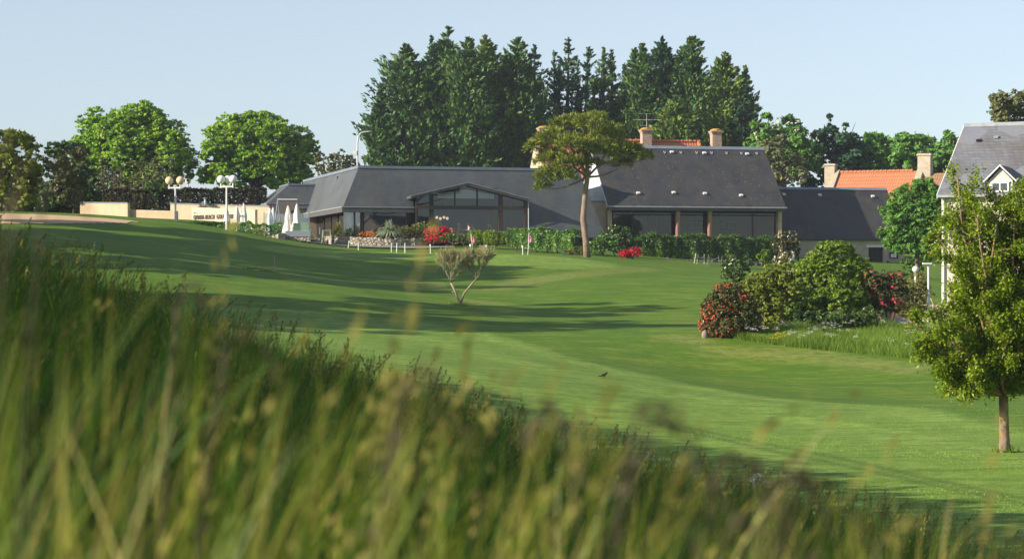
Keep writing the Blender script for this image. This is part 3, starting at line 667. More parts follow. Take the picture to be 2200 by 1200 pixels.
# ------------------------------------------------------------------ grey slate house at the right edge
E_ = Frame(P(2018, 640, 112), R(-25))
def build_house():
    zg = -1.6
    t = thing('slate_house', 'tall cream house with grey patched slate roof and dormer at the right edge', 'building', E_.o, E_.t)
    ye = -.3; x0, zE = E_.at(2014, 417, ye); yr = 5.0; _, zR = E_.at(2085, 268, yr); x1 = x0 + 11
    gable_roof('roof', x0, x1, ye, zE, yr, zR, 2*yr - ye, zE, M['slate_house'], t)
    obj('ridge_cap', MB().prism([(x0 - .02, yr - .16, zR - .12), (x0 - .02, yr, zR + .08), (x0 - .02, yr + .16, zR - .12)], (11, 0, 0)), M['zinc_edge'], t)
    obj('gutter', MB().box(x0 - .02, x1, ye - .12, ye - .005, zE - .16, zE - .05), M['zinc_edge'], t)
    obj('verge_board', MB().prism([(x0 - .04, ye, zE), (x0 - .04, yr, zR), (x0 - .04, yr, zR - .2), (x0 - .04, ye, zE - .2)], (.035, 0, 0)), M['white'], t)
    xa = x0 + .12
    cream = plain('cream_wall', (.64, .58, .49), (.55, .50, .42), 1.5, .9, .1, .15)
    zw0, zw1 = zE - 2.0, zE - .9                                 # window band upstairs
    wins = [(1.0, 1.9), (4.0, 4.9), (7.0, 7.9)]
    w = MB()
    xs = [xa] + [q for a, b in wins for q in (xa + a, xa + b)] + [x1]
    for i in range(0, len(xs), 2): w.box(xs[i], xs[i+1], 0, .35, zg, zE - .16)
    for a, b in wins: w.box(xa + a, xa + b, 0, .35, zw1, zE - .16); w.box(xa + a, xa + b, 0, .35, zg + 2.2, zw0); w.box(xa + a, xa + b, 0, .35, zg, zg + .9)
    w.box(xa, xa + .35, .351, 2*yr, zg, zE - .17)
    w.prism([(xa, 0, zE - .165), (xa, 2*yr, zE - .165), (xa, yr, zR - .35)], (.3, 0, 0))
    obj('wall', w, cream, t)
    for a, b in wins:
        window_part(t, xa + a, xa + b, .2, zw0, zw1); window_part(t, xa + a, xa + b, .2, zg + .9, zg + 2.2)
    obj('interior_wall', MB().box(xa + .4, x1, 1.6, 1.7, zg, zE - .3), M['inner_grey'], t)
    obj('downpipe', MB().tube([(xa + .12, -.09, zg), (xa + .12, -.09, zE - .16)], .05, 8), M['white'], t)
    # dormer
    k = (zR - zE)/(yr - ye); yd = .5
    for _ in range(14): _x, _z = E_.at(2150, 422, yd); yd = max(ye + .05, ye + (_z - zE)/k)
    dx0, dx1 = E_.x(2120, yd, 400), E_.x(2180, yd, 400); dm = (dx0 + dx1)/2
    zt = E_.z(2150, 358, yd); ze = E_.z(2125, 388, yd); zb = zE + k*(yd - ye)
    yb = lambda z: ye + (z - zE)/k
    dd = obj('dormer', MB().prism([(dx0 + .1, yd, zb - .1), (dx1 - .1, yd, zb - .1), (dx1 - .1, yd, ze), (dm, yd, zt - .06), (dx0 + .1, yd, ze)], (0, .06, 0)).prism([(dx0 + .1, yd + .061, zb), (dx0 + .1, yb(ze), ze), (dx0 + .1, yd + .061, ze)], (.05, 0, 0)).prism([(dx1 - .15, yd + .061, zb), (dx1 - .15, yb(ze), ze), (dx1 - .15, yd + .061, ze)], (.05, 0, 0)), plain('dormer_boards', (.50, .50, .47), (.44, .44, .41), 5, .7), t)
    obj('dormer_roof', MB().prism([(dx0 - .1, yd - .15, ze - .1), (dm, yd - .15, zt), (dm, yb(zt), zt), (dx0 - .1, yb(ze - .1), ze - .1)], (0, 0, .07)).prism([(dm, yd - .15, zt), (dx1 + .1, yd - .15, ze - .1), (dx1 + .1, yb(ze - .1), ze - .1), (dm, yb(zt), zt)], (0, 0, .07)), M['slate_club'], dd)
    obj('dormer_edge', MB().prism([(dx0 - .12, yd - .19, ze - .1), (dm, yd - .19, zt + .02), (dm, yd - .19, zt + .1), (dx0 - .12, yd - .19, ze - .02)], (0, .035, 0)).prism([(dx1 + .12, yd - .19, ze - .1), (dm, yd - .19, zt + .02), (dm, yd - .19, zt + .1), (dx1 + .12, yd - .19, ze - .02)], (0, .035, 0)), M['white'], dd)
    window_part(t, dm - .45, dm + .4, yd - .02, zb + .02, E_.z(2140, 391, yd))
    an = math.atan2(zR - zE, yr - ye)
    for px, py in ((2103, 303), (2141, 296)):
        y = 1.
        for _ in range(12): xx, zz = E_.at(px, py, y); y = ye + (zz - zE)/k
        obj('roof_vent', MB().obox((xx, y - .04, zz + .04), (.22, .2, .08), 0, an*.5), M['zinc_edge'] if px > 2110 else M['black'], t)
    obj('terrace_wall', MB().box(x0 - .6, x1, -2.2, -1.9, zg - 1.2, zg + 1.3), M['stone'], t)
build_house()
# ------------------------------------------------------------------ walls on the left
def wallbox(name, label, px0, px1, d0, d1, ytop0, ytop1, mat, th=.3, cop=True, deep=1.5):
    a, b = P(px0, ytop0, d0), P(px1, ytop1, d1); c = (a + b)/2; L = math.hypot(*(b - a)[:2]); an = math.atan2(b[1]-a[1], b[0]-a[0])
    zb = min(hz(a[0], a[1]), hz(b[0], b[1]), hz(c[0], c[1])) - deep
    t = thing(name, label, 'wall', (a[0], a[1], zb), an)
    obj('body', MB().prism([(0, 0, 0), (L, 0, 0), (L, 0, b[2]-zb), (0, 0, a[2]-zb)], (0, th, 0)), M[mat], t)
    if cop: obj('coping', MB().prism([(-.03, -.05, a[2]-zb+.003), (L+.03, -.05, b[2]-zb+.003), (L+.03, -.05, b[2]-zb+.09), (-.03, -.05, a[2]-zb+.09)], (0, th + .1, 0)), M['coping'], t)
    return t, L, b[2]-zb, zb
wallbox('rendered_wall', 'ochre wall dappled with tree shade above the sand bunker', 172, 274, 189, 186, 436, 437, 'render')
wallbox('rendered_wall', 'low ochre wall with a grass strip along its top', 276, 379, 186.5, 185, 450, 453, 'render', cop=False)
wallbox('rendered_wall', 'long ochre wall with grey coping below the dark hedge', 366, 578, 196, 191, 438, 444, 'render')
# wall with the lettering
sw, L_, h_, zb_ = wallbox('sign_wall', 'pale concrete wall carrying dark raised lettering of the golf club', 412, 548, 186.5, 182.4, 445, 450, 'render_stain', .28, False)
obj('return_wall', MB().prism([(-.002, .001, 0), (-.002, .001, h_), (-1.75, 3.4, h_), (-1.75, 3.4, 0)], (.24, .02, 0)), M['render_stain'], sw)
obj('gate_post', MB().box(-1.86, -1.72, 3.1, 3.25, 0, h_ + .05).box(-.9, -.8, -.8, -.7, 0, h_ - .1), M['metal'], sw)
def lettering(text, size, parent, loc, mat, rot=(R(90), 0, 0), ext=.03):
    cu = bpy.data.curves.new('lettering', 'FONT'); cu.body = text; cu.size = size; cu.extrude = ext; cu.space_character = 1.12
    tmp = bpy.data.objects.new('lettering_tmp', cu); COL.objects.link(tmp); dg = bpy.context.evaluated_depsgraph_get(); dg.update()
    me = bpy.data.meshes.new_from_object(tmp.evaluated_get(dg)); bpy.data.objects.remove(tmp); bpy.data.curves.remove(cu)
    me.materials.clear(); me.name = 'lettering'
    o = link('lettering', me, mat, parent); o.location = loc; o.rotation_euler = rot
    return o
zt_ = h_ - .27
lo = lettering('OMAHA-BEACH  GOLF  CLUB', .50, sw, (.22, -.035, h_ - .66), plain('bronze_letters', (.13, .10, .075), None, 3, .5))
w_ = max(v.co.x for v in lo.data.vertices); k_ = 4.35/w_; lo.scale = (k_, 1, 1)
em = MB()
em.tube([(.22, -.03, h_ - .16), (.36, -.03, h_ - .12), (.5, -.03, h_ - .17), (.62, -.03, h_ - .20)], [.012, .035, .03, .012], 5); em.tube([(.26, -.03, h_ - .95), (.34, -.03, h_ - 1.02)], [.03, .012], 5)
obj('emblem', em, bpy.data.materials['bronze_letters'], sw)

# rubble planters, path, terrace
def rubble_wall(name, label, pts, mat, th=.35):
    """pts: (px, d, top py)"""
    a = [P(px, py, d) for px, d, py in pts]; zb = min(hz(q[0], q[1]) for q in a) - .5
    t = thing(name, label, 'stone wall', (a[0][0], a[0][1], zb)); m = MB(); rg = np.random.default_rng(3)
    q = []
    for i in range(len(a) - 1):
        n = max(2, int(np.linalg.norm(a[i+1]-a[i])/.25))
        for k in range(n + (i == len(a) - 2)): q.append(a[i] + (a[i+1]-a[i])*k/n)
    q = np.array(q); t_ = np.gradient(q[:, :2], axis=0); t_ /= np.linalg.norm(t_, axis=1)[:, None]; nn = np.c_[-t_[:, 1], t_[:, 0]]
    top = q[:, 2] - zb + rg.normal(0, .035, len(q)); n = len(q); xy = q[:, :2] - a[0][:2]
    wob = rg.normal(0, .03, n)
    v = np.r_[np.c_[xy + nn*wob[:, None], np.zeros(n)], np.c_[xy + nn*wob[:, None], top - .05], np.c_[xy + nn*.06, top], np.c_[xy + nn*th, top], np.c_[xy + nn*th, np.zeros(n)]]
    m.add(v, [(r*n + i, r*n + i + 1, (r+1)*n + i + 1, (r+1)*n + i) for r in range(4) for i in range(n - 1)] + [tuple(r*n for r in range(5)), tuple(r*n + n - 1 for r in range(4, -1, -1))])
    obj('body', m, M[mat], t); return t
rubble_wall('planter_wall', 'pale rubble stone planter wall curving below the clubhouse windows', [(699, 184, 508), (700, 180, 507), (720, 178.5, 508), (780, 178, 510), (840, 178, 511), (890, 178.6, 512), (903, 180, 513), (906, 184, 512)], 'rubble')
rubble_wall('planter_wall', 'grey rubble wall of the hedge bed beside the terrace', [(548, 176, 503), (575, 172.5, 504), (598, 171.8, 503), (611, 172.2, 502), (613, 176, 501)], 'rubble')
rubble_wall('garden_wall', 'low mossy stone wall at the foot of the long hedge', [(1366, 172, 553), (1450, 172.3, 556), (1540, 173, 559), (1640, 174, 563)], 'rubble_dark')
pw = [gp(px, d)[:2] for px, d in ((650, 172.5), (700, 172), (800, 171.5), (900, 172), (975, 174.5), (975, 176), (905, 177.3), (800, 177.2), (700, 177.3), (650, 176))]
drape('path', pw, M['path'], .09, .3, 'narrow grey gravel path in front of the planter wall', 'path')
sd = plain('bunker_sand', (.60, .43, .27), (.52, .37, .23), 1.5, .95, .05, .3)
bk = [ray(px, py, 120) for px, py in ((-40, 482), (80, 481), (180, 481), (260, 480), (298, 477), (290, 475.5), (200, 468), (100, 462), (0, 459), (-40, 458))]
drape('bunker', bk, sd, .03, .4, 'pale sand bunker set in the mown mound', 'bunker')
soil = plain('bark_mulch', (.16, .085, .06), (.10, .055, .04), 6, .95, .05, .3)
drape('mulch_bed', [ray(px, py, 140) for px, py in ((1060, 527), (1130, 538), (1130, 530), (1080, 522))], soil, .03, .3, 'reddish bark mulch bed', 'mulch')
drape('shrub_bed', [ray(px, py, 80) for px, py in ((1520, 719), (1600, 722), (1690, 716), (1800, 705), (1960, 700), (1960, 668), (1700, 676), (1540, 700))], soil, .03, .4, 'bare reddish soil under the shrubs', 'soil bed')

drape('forecourt', [gp(667, 176)[:2], gp(700, 177)[:2], gp(735, 183.5)[:2], gp(690, 206)[:2], gp(630, 206)[:2]], plain('forecourt_paving', (.30, .28, .26), (.24, .225, .21), 4, .9), .05, .3, 'grey paved forecourt before the clubhouse entrance', 'paving')
TF = 3.93
def terrace():
    a, b = P(613, 517, 175), P(667, 517, 175); t = thing('terrace', 'raised terrace on a pale stone base behind a grey glass parapet', 'terrace', (a[0], a[1], 0), R(6))
    L = b[0]-a[0]; zg = hz(a[0], a[1]) - .4
    obj('stone_base', MB().box(0, L, 0, 6.5, zg, TF - .03), M['rubble'], t); obj('deck', MB().box(-3.4, L + .02, -.03, 10, TF - .027, TF), M['path'], t)
    obj('parapet', MB().box(0, L, .0, .04, TF + .003, TF + .42), plain('grey_panel', (.30, .33, .37), (.27, .30, .34), 1, .35, .5), t)
    for x in (-1.6, 0, L): obj('screen_post', MB().box(x - .03, x + .03, 5.3, 5.36, TF, TF + 2.0), M['lead'], t)
    obj('screen_pane', MB().box(-1.55, -.04, 5.32, 5.335, TF + .05, TF + 1.9).box(.04, L - .04, 5.32, 5.335, TF + .05, TF + 1.9), M['glass_screen'], t)
    obj('screen_brace', MB().tube([(-.9, 5.25, TF), (-.55, 5.25, TF + 2.9)], .05, 6).tube([(-.2, 5.25, TF), (-.55, 5.25, TF + 2.9)], .05, 6), M['lead'], t)
terrace()
a = P(597, 430, 181); t = thing('awning', 'small dark sloping awning with a white top rail beside the entrance', 'awning', a, R(8))
obj('fabric', MB().prism([(0, 0, 0), (1.45, 0, 0), (1.5, -.7, -1.1), (-.15, -.7, -1.1)], (0, .02, .02)), plain('awning_cloth', (.10, .085, .075), (.08, .07, .065), 3, .8), t)
obj('rail', MB().box(-.04, 1.5, -.06, .06, .025, .12), M['white'], t)
obj('bracket', MB().box(0, .05, .05, .1, -2.6, .02).box(1.4, 1.45, .05, .1, -2.6, .02), M['lead'], t)

# closed parasols
cloth = plain('parasol_cloth', (.80, .77, .70), (.70, .67, .60), 5, .9, .1, .2); redw = plain('red_finial', (.45, .06, .03), None, 5, .5)
def parasol():
    t = thing('parasol', '', 'parasol', group='closed white parasols on the clubhouse terrace')
    obj('pole', MB().tube([(0, 0, -.3), (0, 0, 2.5)], .025, 8), M['frame_brown'], t)
    n, m = 28, 16; v = []
    for i in range(m):
        k = i/(m-1); z = .28 + 2.15*k; r = .37*(1-k)**.75*(1 - .25*math.exp(-((k-.42)/.1)**2)) + .045
        for j in range(n): a = 2*math.pi*j/n; rr = r*(1 + .25*math.cos(a*7 + k*2.5)*(1-k*.6)); v.append((rr*math.cos(a), rr*math.sin(a), z + (.10*math.cos(a*7/2) if i == 0 else 0)))
    obj('canopy', MB().add(v, [(i*n+j, i*n+(j+1) % n, (i+1)*n+(j+1) % n, (i+1)*n+j) for i in range(m-1) for j in range(n)] + [tuple((m-1)*n+j for j in range(n))]), cloth, t, True)
    obj('finial', MB().lathe([(.02, 2.42), (.05, 2.47), (.05, 2.53), (.01, 2.6)], n=8), redw, t)
    return t
pr = parasol()
for i, (px, top, d, lab) in enumerate(((488, 444, 180, 'closed white parasol half hidden behind the white globe lamp post'), (509, 438, 179, 'closed white parasol right of the lamp post, shorter of the pair there'),
      (524, 434, 178, 'closed white parasol beside the ochre corner, taller of the pair there'), (580, 443, 182, 'closed white parasol in front of the small ochre wing'),
      (587, 442, 186, 'closed white parasol seen dimly through the glass windscreen'), (619, 438, 177.5, 'closed white parasol beside the back of the green armchairs, left one of two'),
      (638, 434, 177, 'closed white parasol standing directly behind a green armchair, right one of two'))):
    g = P(px, top, d); o = pr if i == 0 else copy_tree(pr, rz=i*1.3); o['label'] = lab; o.location = (g[0], g[1], g[2] - 2.58)
pr['label'] = 'closed white parasol half hidden behind the white globe lamp post'

# garden chairs
sage = plain('sage_metal', (.22, .33, .24), (.18, .28, .2), 4, .5)
def armchair():
    t = thing('garden_armchair', '', 'chair', group='green garden armchairs on the terrace')
    obj('seat', MB().obox((0, 0, .4), (.55, .5, .06), 0, .06), sage, t)
    obj('backrest', MB().obox((0, .26, .66), (.55, .04, .52), 0, -.22), sage, t)
    for s in (-1, 1):
        obj('arm', MB().box(s*.3 - .03, s*.3 + .03, -.25, .28, .6, .64), sage, t)
        for y in (-.22, .22): obj('leg', MB().tube([(s*.3, y, 0), (s*.3, y, .6)], .02, 6), sage, t)
    return t
ac = armchair()
for i, (px, d, lab, rz) in enumerate(((638, 175.9, 'sage green armchair below the taller parasol behind the grey parapet', .15), (656.5, 175.9, 'sage green armchair at the outer end of the grey parapet', -.1))):
    o = ac if i == 0 else copy_tree(ac); g = P(px, 497, d); o.location = (g[0], g[1], TF); o.rotation_euler = (0, 0, rz + math.pi); o['label'] = lab; o.scale = (1.12,)*3
pale = plain('pale_green_metal', (.36, .42, .26), (.3, .36, .22), 4, .5)
def chair(rz=0):
    t = thing('bistro_chair', '', 'chair', group='pale green bistro chairs on the path')
    obj('seat', MB().box(-.2, .2, -.2, .2, .44, .47), pale, t)
    b = MB(); b.box(-.2, .2, .19, .22, .84, .9)
    for x in (-.12, 0, .12): b.box(x-.02, x+.02, .195, .215, .5, .84)
    obj('backrest', b, pale, t)
    for sx in (-1, 1):
        for sy in (-1, 1): obj('leg', MB().tube([(sx*.22, sy*.24, 0), (sx*.18, sy*.18, .44 if sy < 0 else .88)], .016, 5), pale, t)
    return t
ch = chair()
for i, (px, d, rz, lab) in enumerate(((676, 176.3, 1.3, 'pale green bistro chair next to the terrace base'), (690, 176, -1.2, 'pale green bistro chair beside the tall bar table'))):
    o = ch if i == 0 else copy_tree(ch); g = gp(px, d); o.location = g; o.rotation_euler = (0, 0, rz); o['label'] = lab; o.scale = (1.0, 1.0, 1.0)
g = gp(702, 175.6); t = thing('bar_table', 'tall pale green bar table beside the planter shrub', 'table', g)
obj('tabletop', MB().box(-.35, .35, -.3, .3, 1.08, 1.12), pale, t)
for sx in (-1, 1):
    for sy in (-1, 1): obj('leg', MB().tube([(sx*.36, sy*.3, 0), (sx*.28, sy*.24, 1.08)], .02, 5), pale, t)
obj('foot_rail', MB().box(-.3, .3, -.27, -.24, .35, .38), pale, t)

# ------------------------------------------------------------------ lamps
opal = plain('opal_globe', (.80, .79, .76), (.76, .75, .72), 2, .25, .5); amber = plain('amber_globe', (.76, .56, .33), (.72, .52, .30), 2, .3, .5)
def globe_lamp(label, px, d, ybase, ytop, offs, gm, r=.36, name='globe_lamp'):
    g = gp(px, d); zt = P(px, ytop, d)[2] - g[2]; t = thing(name, label, 'lamp', g)
    obj('pole', MB().tube([(0, 0, -.4), (0, 0, zt - 2*r - .22)], [.085, .065], 10), M['white'], t)
    m = MB()
    for x, y in offs: m.tube([(0, 0, zt - 2*r - .24), (x, y, zt - 2*r - .24)], .055, 6).tube([(x, y, zt - 2*r - .32), (x, y, zt - 2*r + .02)], .06, 6)
    obj('arm', m, M['white'], t)
    for x, y in offs: obj('globe', MB().ball((x, y, zt - r), r, 18), gm, t, True)
    return t
globe_lamp('street lamp with three amber globes on a forked white post', 377, 176, 470, 379, [(-.5, .2), (.42, -.35), (.28, .5)], amber, .31)
globe_lamp('street lamp with three white globes on a forked white post', 487, 168, 492, 376, [(-.45, .3), (.48, -.15), (.02, .6)], opal, .3)
def single_globe(label, px, d, ytop, r, ybase=None):
    g = gp(px, d); zt = P(px, ytop, d)[2] - g[2]; t = thing('globe_lamp', label, 'lamp', g)
    obj('pole', MB().tube([(0, 0, -.3), (0, 0, zt - 2*r + .03)], .06, 8), M['white'], t); obj('globe', MB().ball((0, 0, zt - r), r, 16), opal, t, True)
single_globe('small lamp with one white globe rising behind the dark hedge', 404, 208, 383, .26)
single_globe('white globe lamp in front of the leaning tree at the far edge of the bunker', 1, 172, 382, .24)
single_globe('low white globe lamp on the lawn below the chestnut tree', 1967, 148, 571, .21)
g = gp(768, 214); zt = P(768, 283, 214)[2] - g[2]; t = thing('street_light', 'tall curved grey street light rising above the clubhouse roof', 'street light', g)
obj('pole', MB().tube([(0, 0, -.4), (0, 0, zt - 1.0), (.06, 0, zt - .5), (.3, 0, zt - .12), (.7, 0, zt), (.95, 0, zt + .02)], [.11, .075, .07, .06, .055, .05], 8), M['metal'], t)
obj('lamp_head', MB().ball((1.12, 0, zt + .0), .3, 12, (1, .5, .32)), M['lead'], t, True); obj('bracket_box', MB().box(-.42, -.05, -.12, .12, zt - 2.1, zt - 1.75).box(-.06, .02, -.05, .05, zt - 1.9, zt - 1.85), M['white'], t)
g = gp(1995, 104); zt = P(1995, 565, 104)[2] - g[2]; t = thing('lamp_post', 'slim pale post with a flat square lamp head beside the slate house', 'lamp', g)
obj('post', MB().tube([(0, 0, -.4), (0, 0, zt - .06)], .055, 8), M['metal'], t); obj('lamp_head', MB().box(-.26, .12, -.16, .16, zt - .05, zt + .02), M['white'], t)
g = gp(441, 196); zt = P(441, 424, 196)[2] - g[2]; t = thing('bollard_light', 'short pale bollard light in front of the dark hedge', 'lamp', g)
obj('post', MB().tube([(0, 0, -.3), (0, 0, zt - .12)], .09, 8), M['metal'], t); obj('cap', MB().lathe([(.2, zt - .11), (.2, zt - .05), (.05, zt)], n=12), M['lead'], t)

# ------------------------------------------------------------------ putting green pins and flags
pinw = plain('white_pin', (.78, .78, .75), (.72, .72, .69), 9, .5)
def pin():
    t = thing('hole_pin', '', 'marker pin', group='short white pins on the putting green')
    obj('rod', MB().tube([(0, 0, -.1), (0, 0, .86)], .028, 6), pinw, t); obj('number_plate', MB().box(-.02, .10, -.01, .01, .66, .84), pinw, t); return t
pn = pin()
for i, (px, y0, y1, lean, lab) in enumerate(((748, 515, 532, .12, 'short white pin at the path end of the green, leaning over'), (770, 516, 534, 0, 'short white pin in front of the orange flowers'),
      (841, 518, 538, 0, 'short white pin directly below the spiky grey plant'), (852, 518, 539, .09, 'short white pin just right of the spiky grey plant, leaning'), (870, 519, 540, .03, 'short white pin below the pale olive shrub'),
      (925, 521, 541, .05, 'short white pin below the crimson azalea'), (1011, 523, 544, 0, 'short white pin behind the bare pruned tree, under the pink flag there'), (1046, 524, 543, .02, 'short white pin below the clipped box bushes'),
      (1123, 528, 548, 0, 'short white pin beside the taller pink flag'))):
    d = {748: 168}.get(px, 164 - (y1 - 532)*.55); g = gp(px, d); o = pn if i == 0 else copy_tree(pn)
    o.location = g; o['label'] = lab; o.rotation_euler = (0, lean, i*.4); s_ = (P(px, y0, d)[2] - P(px, y1, d)[2])/.86; o.scale = (1, 1, s_)
pink = plain('pink_flag', (.72, .24, .42), (.62, .16, .34), 5, .8); pinkd = plain('flag_emblem', (.38, .06, .16), None, 5, .8)
for px, yt, yb, d, lean, lab in ((1017, 502, 541, 157, .12, 'pink golf flag behind the crown of the bare pruned tree'), (1134, 500, 548, 155, -.06, 'pink golf flag in front of the dark hedge')):
    g = gp(px, d); h = P(px, yt, d)[2] - g[2]; t = thing('golf_flag', lab, 'flag', g); t.rotation_euler = (0, -lean, 0)
    obj('pole', MB().tube([(0, 0, -.1), (0, 0, h)], .022, 6), pinw, t)
    v = []; n = 9
    for i in range(n):
        k = i/(n-1)
        for z in (0, 1): v.append((-.06 + .36*k, .05*math.sin(k*8), h - .04 - k*.42 - (1-z)*(.42 - .22*k + .1*math.sin(k*5))))
    m = MB(); m.add(v, [(2*i, 2*i+2, 2*i+3, 2*i+1) for i in range(n-1)]); m.add(np.array(v) + [0, .012, 0], [(2*i, 2*i+1, 2*i+3, 2*i+2) for i in range(n-1)])
    fl = obj('flag_cloth', m, pink, t); obj('flag_emblem', MB().obox((.1, -.035, h - .33), (.1, .012, .14), .2), pinkd, fl)

# marker stake, soil heap, wicket fence, basket, stones, bird
g = gp(590, 124); t = thing('marker_stake', 'thin wooden stake in a small concrete foot on the shaded mound', 'stake', g)
obj('stake', MB().tube([(0, 0, -.1), (0, 0, .9)], .022, 6), plain('stake_wood', (.42, .38, .26), None, 4), t); obj('foot', MB().ball((0, 0, .05), .15, 10, (1, 1, .7), .1), plain('foot_concrete', (.34, .28, .22), None, 4), t)
def stone(label, px, d, w, h, col, seed, dz=0):
    g = gp(px, d); o = obj('boulder', MB().ball((0, 0, 0), .5, 18, (w, w*.8, h), .16, seed), plain('boulder_stone', col, tuple(q*.7 for q in col), 3, .9, .1, .4), None, True)
    o.location = (g[0], g[1], g[2] + h*.25 + dz); tag(o, label, 'stone'); return o
stone('pale upright boulder at the tip of the shrub bed', 1514, float(ray(1514, 726, 60)[1]), .28, .42, (.28, .24, .20), 1)
stone('flat grey stone in front of the red flowered camellia', 1606, float(ray(1606, 722, 60)[1]), .95, .36, (.28, .27, .26), 2)
stone('flat brownish stone at the foot of the big laurel', 1672, float(ray(1672, 716, 60)[1]), .9, .3, (.30, .26, .22), 5)
stone('rounded grey millstone shaped boulder behind the big laurel', 1713, 140, 1.25, 1.25, (.40, .37, .33), 3)
stone('small pale stone beside the pale shrub and post', 1932, float(ray(1932, 700, 60)[1]), .8, .55, (.52, .50, .46), 7)
def heap():
    rg = np.random.default_rng(5); m = MB()
    for i in range(16): m.ball((rg.normal(0, .3), rg.normal(0, .15), .03), rg.uniform(.05, .1), 6, (1, 1, .6), .15, i)
    o = obj('stone_heap', m, plain('heap_stone', (.40, .35, .27), (.3, .26, .2), 4)); o.location = gp(560, 124); tag(o, 'little heap of pale stones beside the marker stake', 'stone heap')
heap()
g = gp(1652, 150); t = thing('stone_bench', 'pale stone slab bench on the grass behind the upright shrub', 'bench', g, .15)
obj('slab', MB().box(-.1, 1.15, -.25, .25, .38, .52), M['stone'], t); obj('support', MB().box(0, .2, -.2, .2, -.2, .377), M['stone'], t); obj('support', MB().box(.85, 1.05, -.2, .2, -.2, .377), M['stone'], t)
pw_ = plain('pale_wood', (.62, .56, .44), (.54, .48, .37), 5)
rail = thing('rope_fence', 'low barrier of pale wooden stakes joined by a sagging rope on the lawn edge', 'rope fence', gp(1495, 165))
o0 = gp(1495, 165); last = None
for px, d, ln in ((1491, 165.5, .14), (1497, 164.6, .1), (1513, 165, 0), (1519, 164.4, .1), (1545, 165, -.04), (1549, 164.2, .08)):
    g = gp(px, d) - o0; obj('stake', MB().tube([(g[0], g[1], g[2] - .1), (g[0] + ln, g[1], g[2] + .72)], .03, 6), pw_, rail)
    top = np.array([g[0] + ln*.8, g[1], g[2] + .56])
    if last is not None and abs(top[0]-last[0]) > .3: obj('rope', MB().tube([last*(1-k) + top*k - np.array([0, 0, .12*math.sin(math.pi*k)]) for k in np.linspace(0, 1, 7)], .018, 5), pinw, rail)
    last = top
g = gp(1210, 158); t = thing('wire_basket', 'small green wire basket on the lawn near the pine trunk', 'basket', g); gn = plain('green_wire', (.03, .14, .09), None, 4, .5)
m = MB()
for i in range(10): a = i*.628; m.tube([(.15*math.cos(a), .15*math.sin(a), .12), (.22*math.cos(a), .22*math.sin(a), .38)], .012, 4)
obj('basket_wall', m, gn, t); obj('rim', MB().lathe([(.23, .37), (.245, .385), (.23, .4)], n=14), gn, t); obj('stand', MB().tube([(-.1, 0, -.05), (-.05, 0, .14)], .015, 4).tube([(.1, 0, -.05), (.05, 0, .14)], .015, 4), gn, t)

def bird():
    g = ray(1298, 813); z = hz(*g)
    vs = [(-.14, 0, .06), (-.06, 0, .09), (.02, 0, .10), (.08, 0, .15), (.115, 0, .17), (.15, 0, .165)]
    rad = [.012, .04, .05, .028, .03, .004]; m = MB().tube(vs, rad, 8).tube([(0, .02, .07), (0, .02, -.01)], .006, 4).tube([(0, -.02, .07), (0, -.02, -.01)], .006, 4).tube([(-.14, 0, .06), (-.22, 0, .07)], [.02, .012], 5)
    o = obj('bird', m, M['black'], None, True); o.location = (g[0], g[1], z + .02); o.rotation_euler = (0, 0, .5); tag(o, 'small dark bird standing on the open fairway', 'bird')
bird()

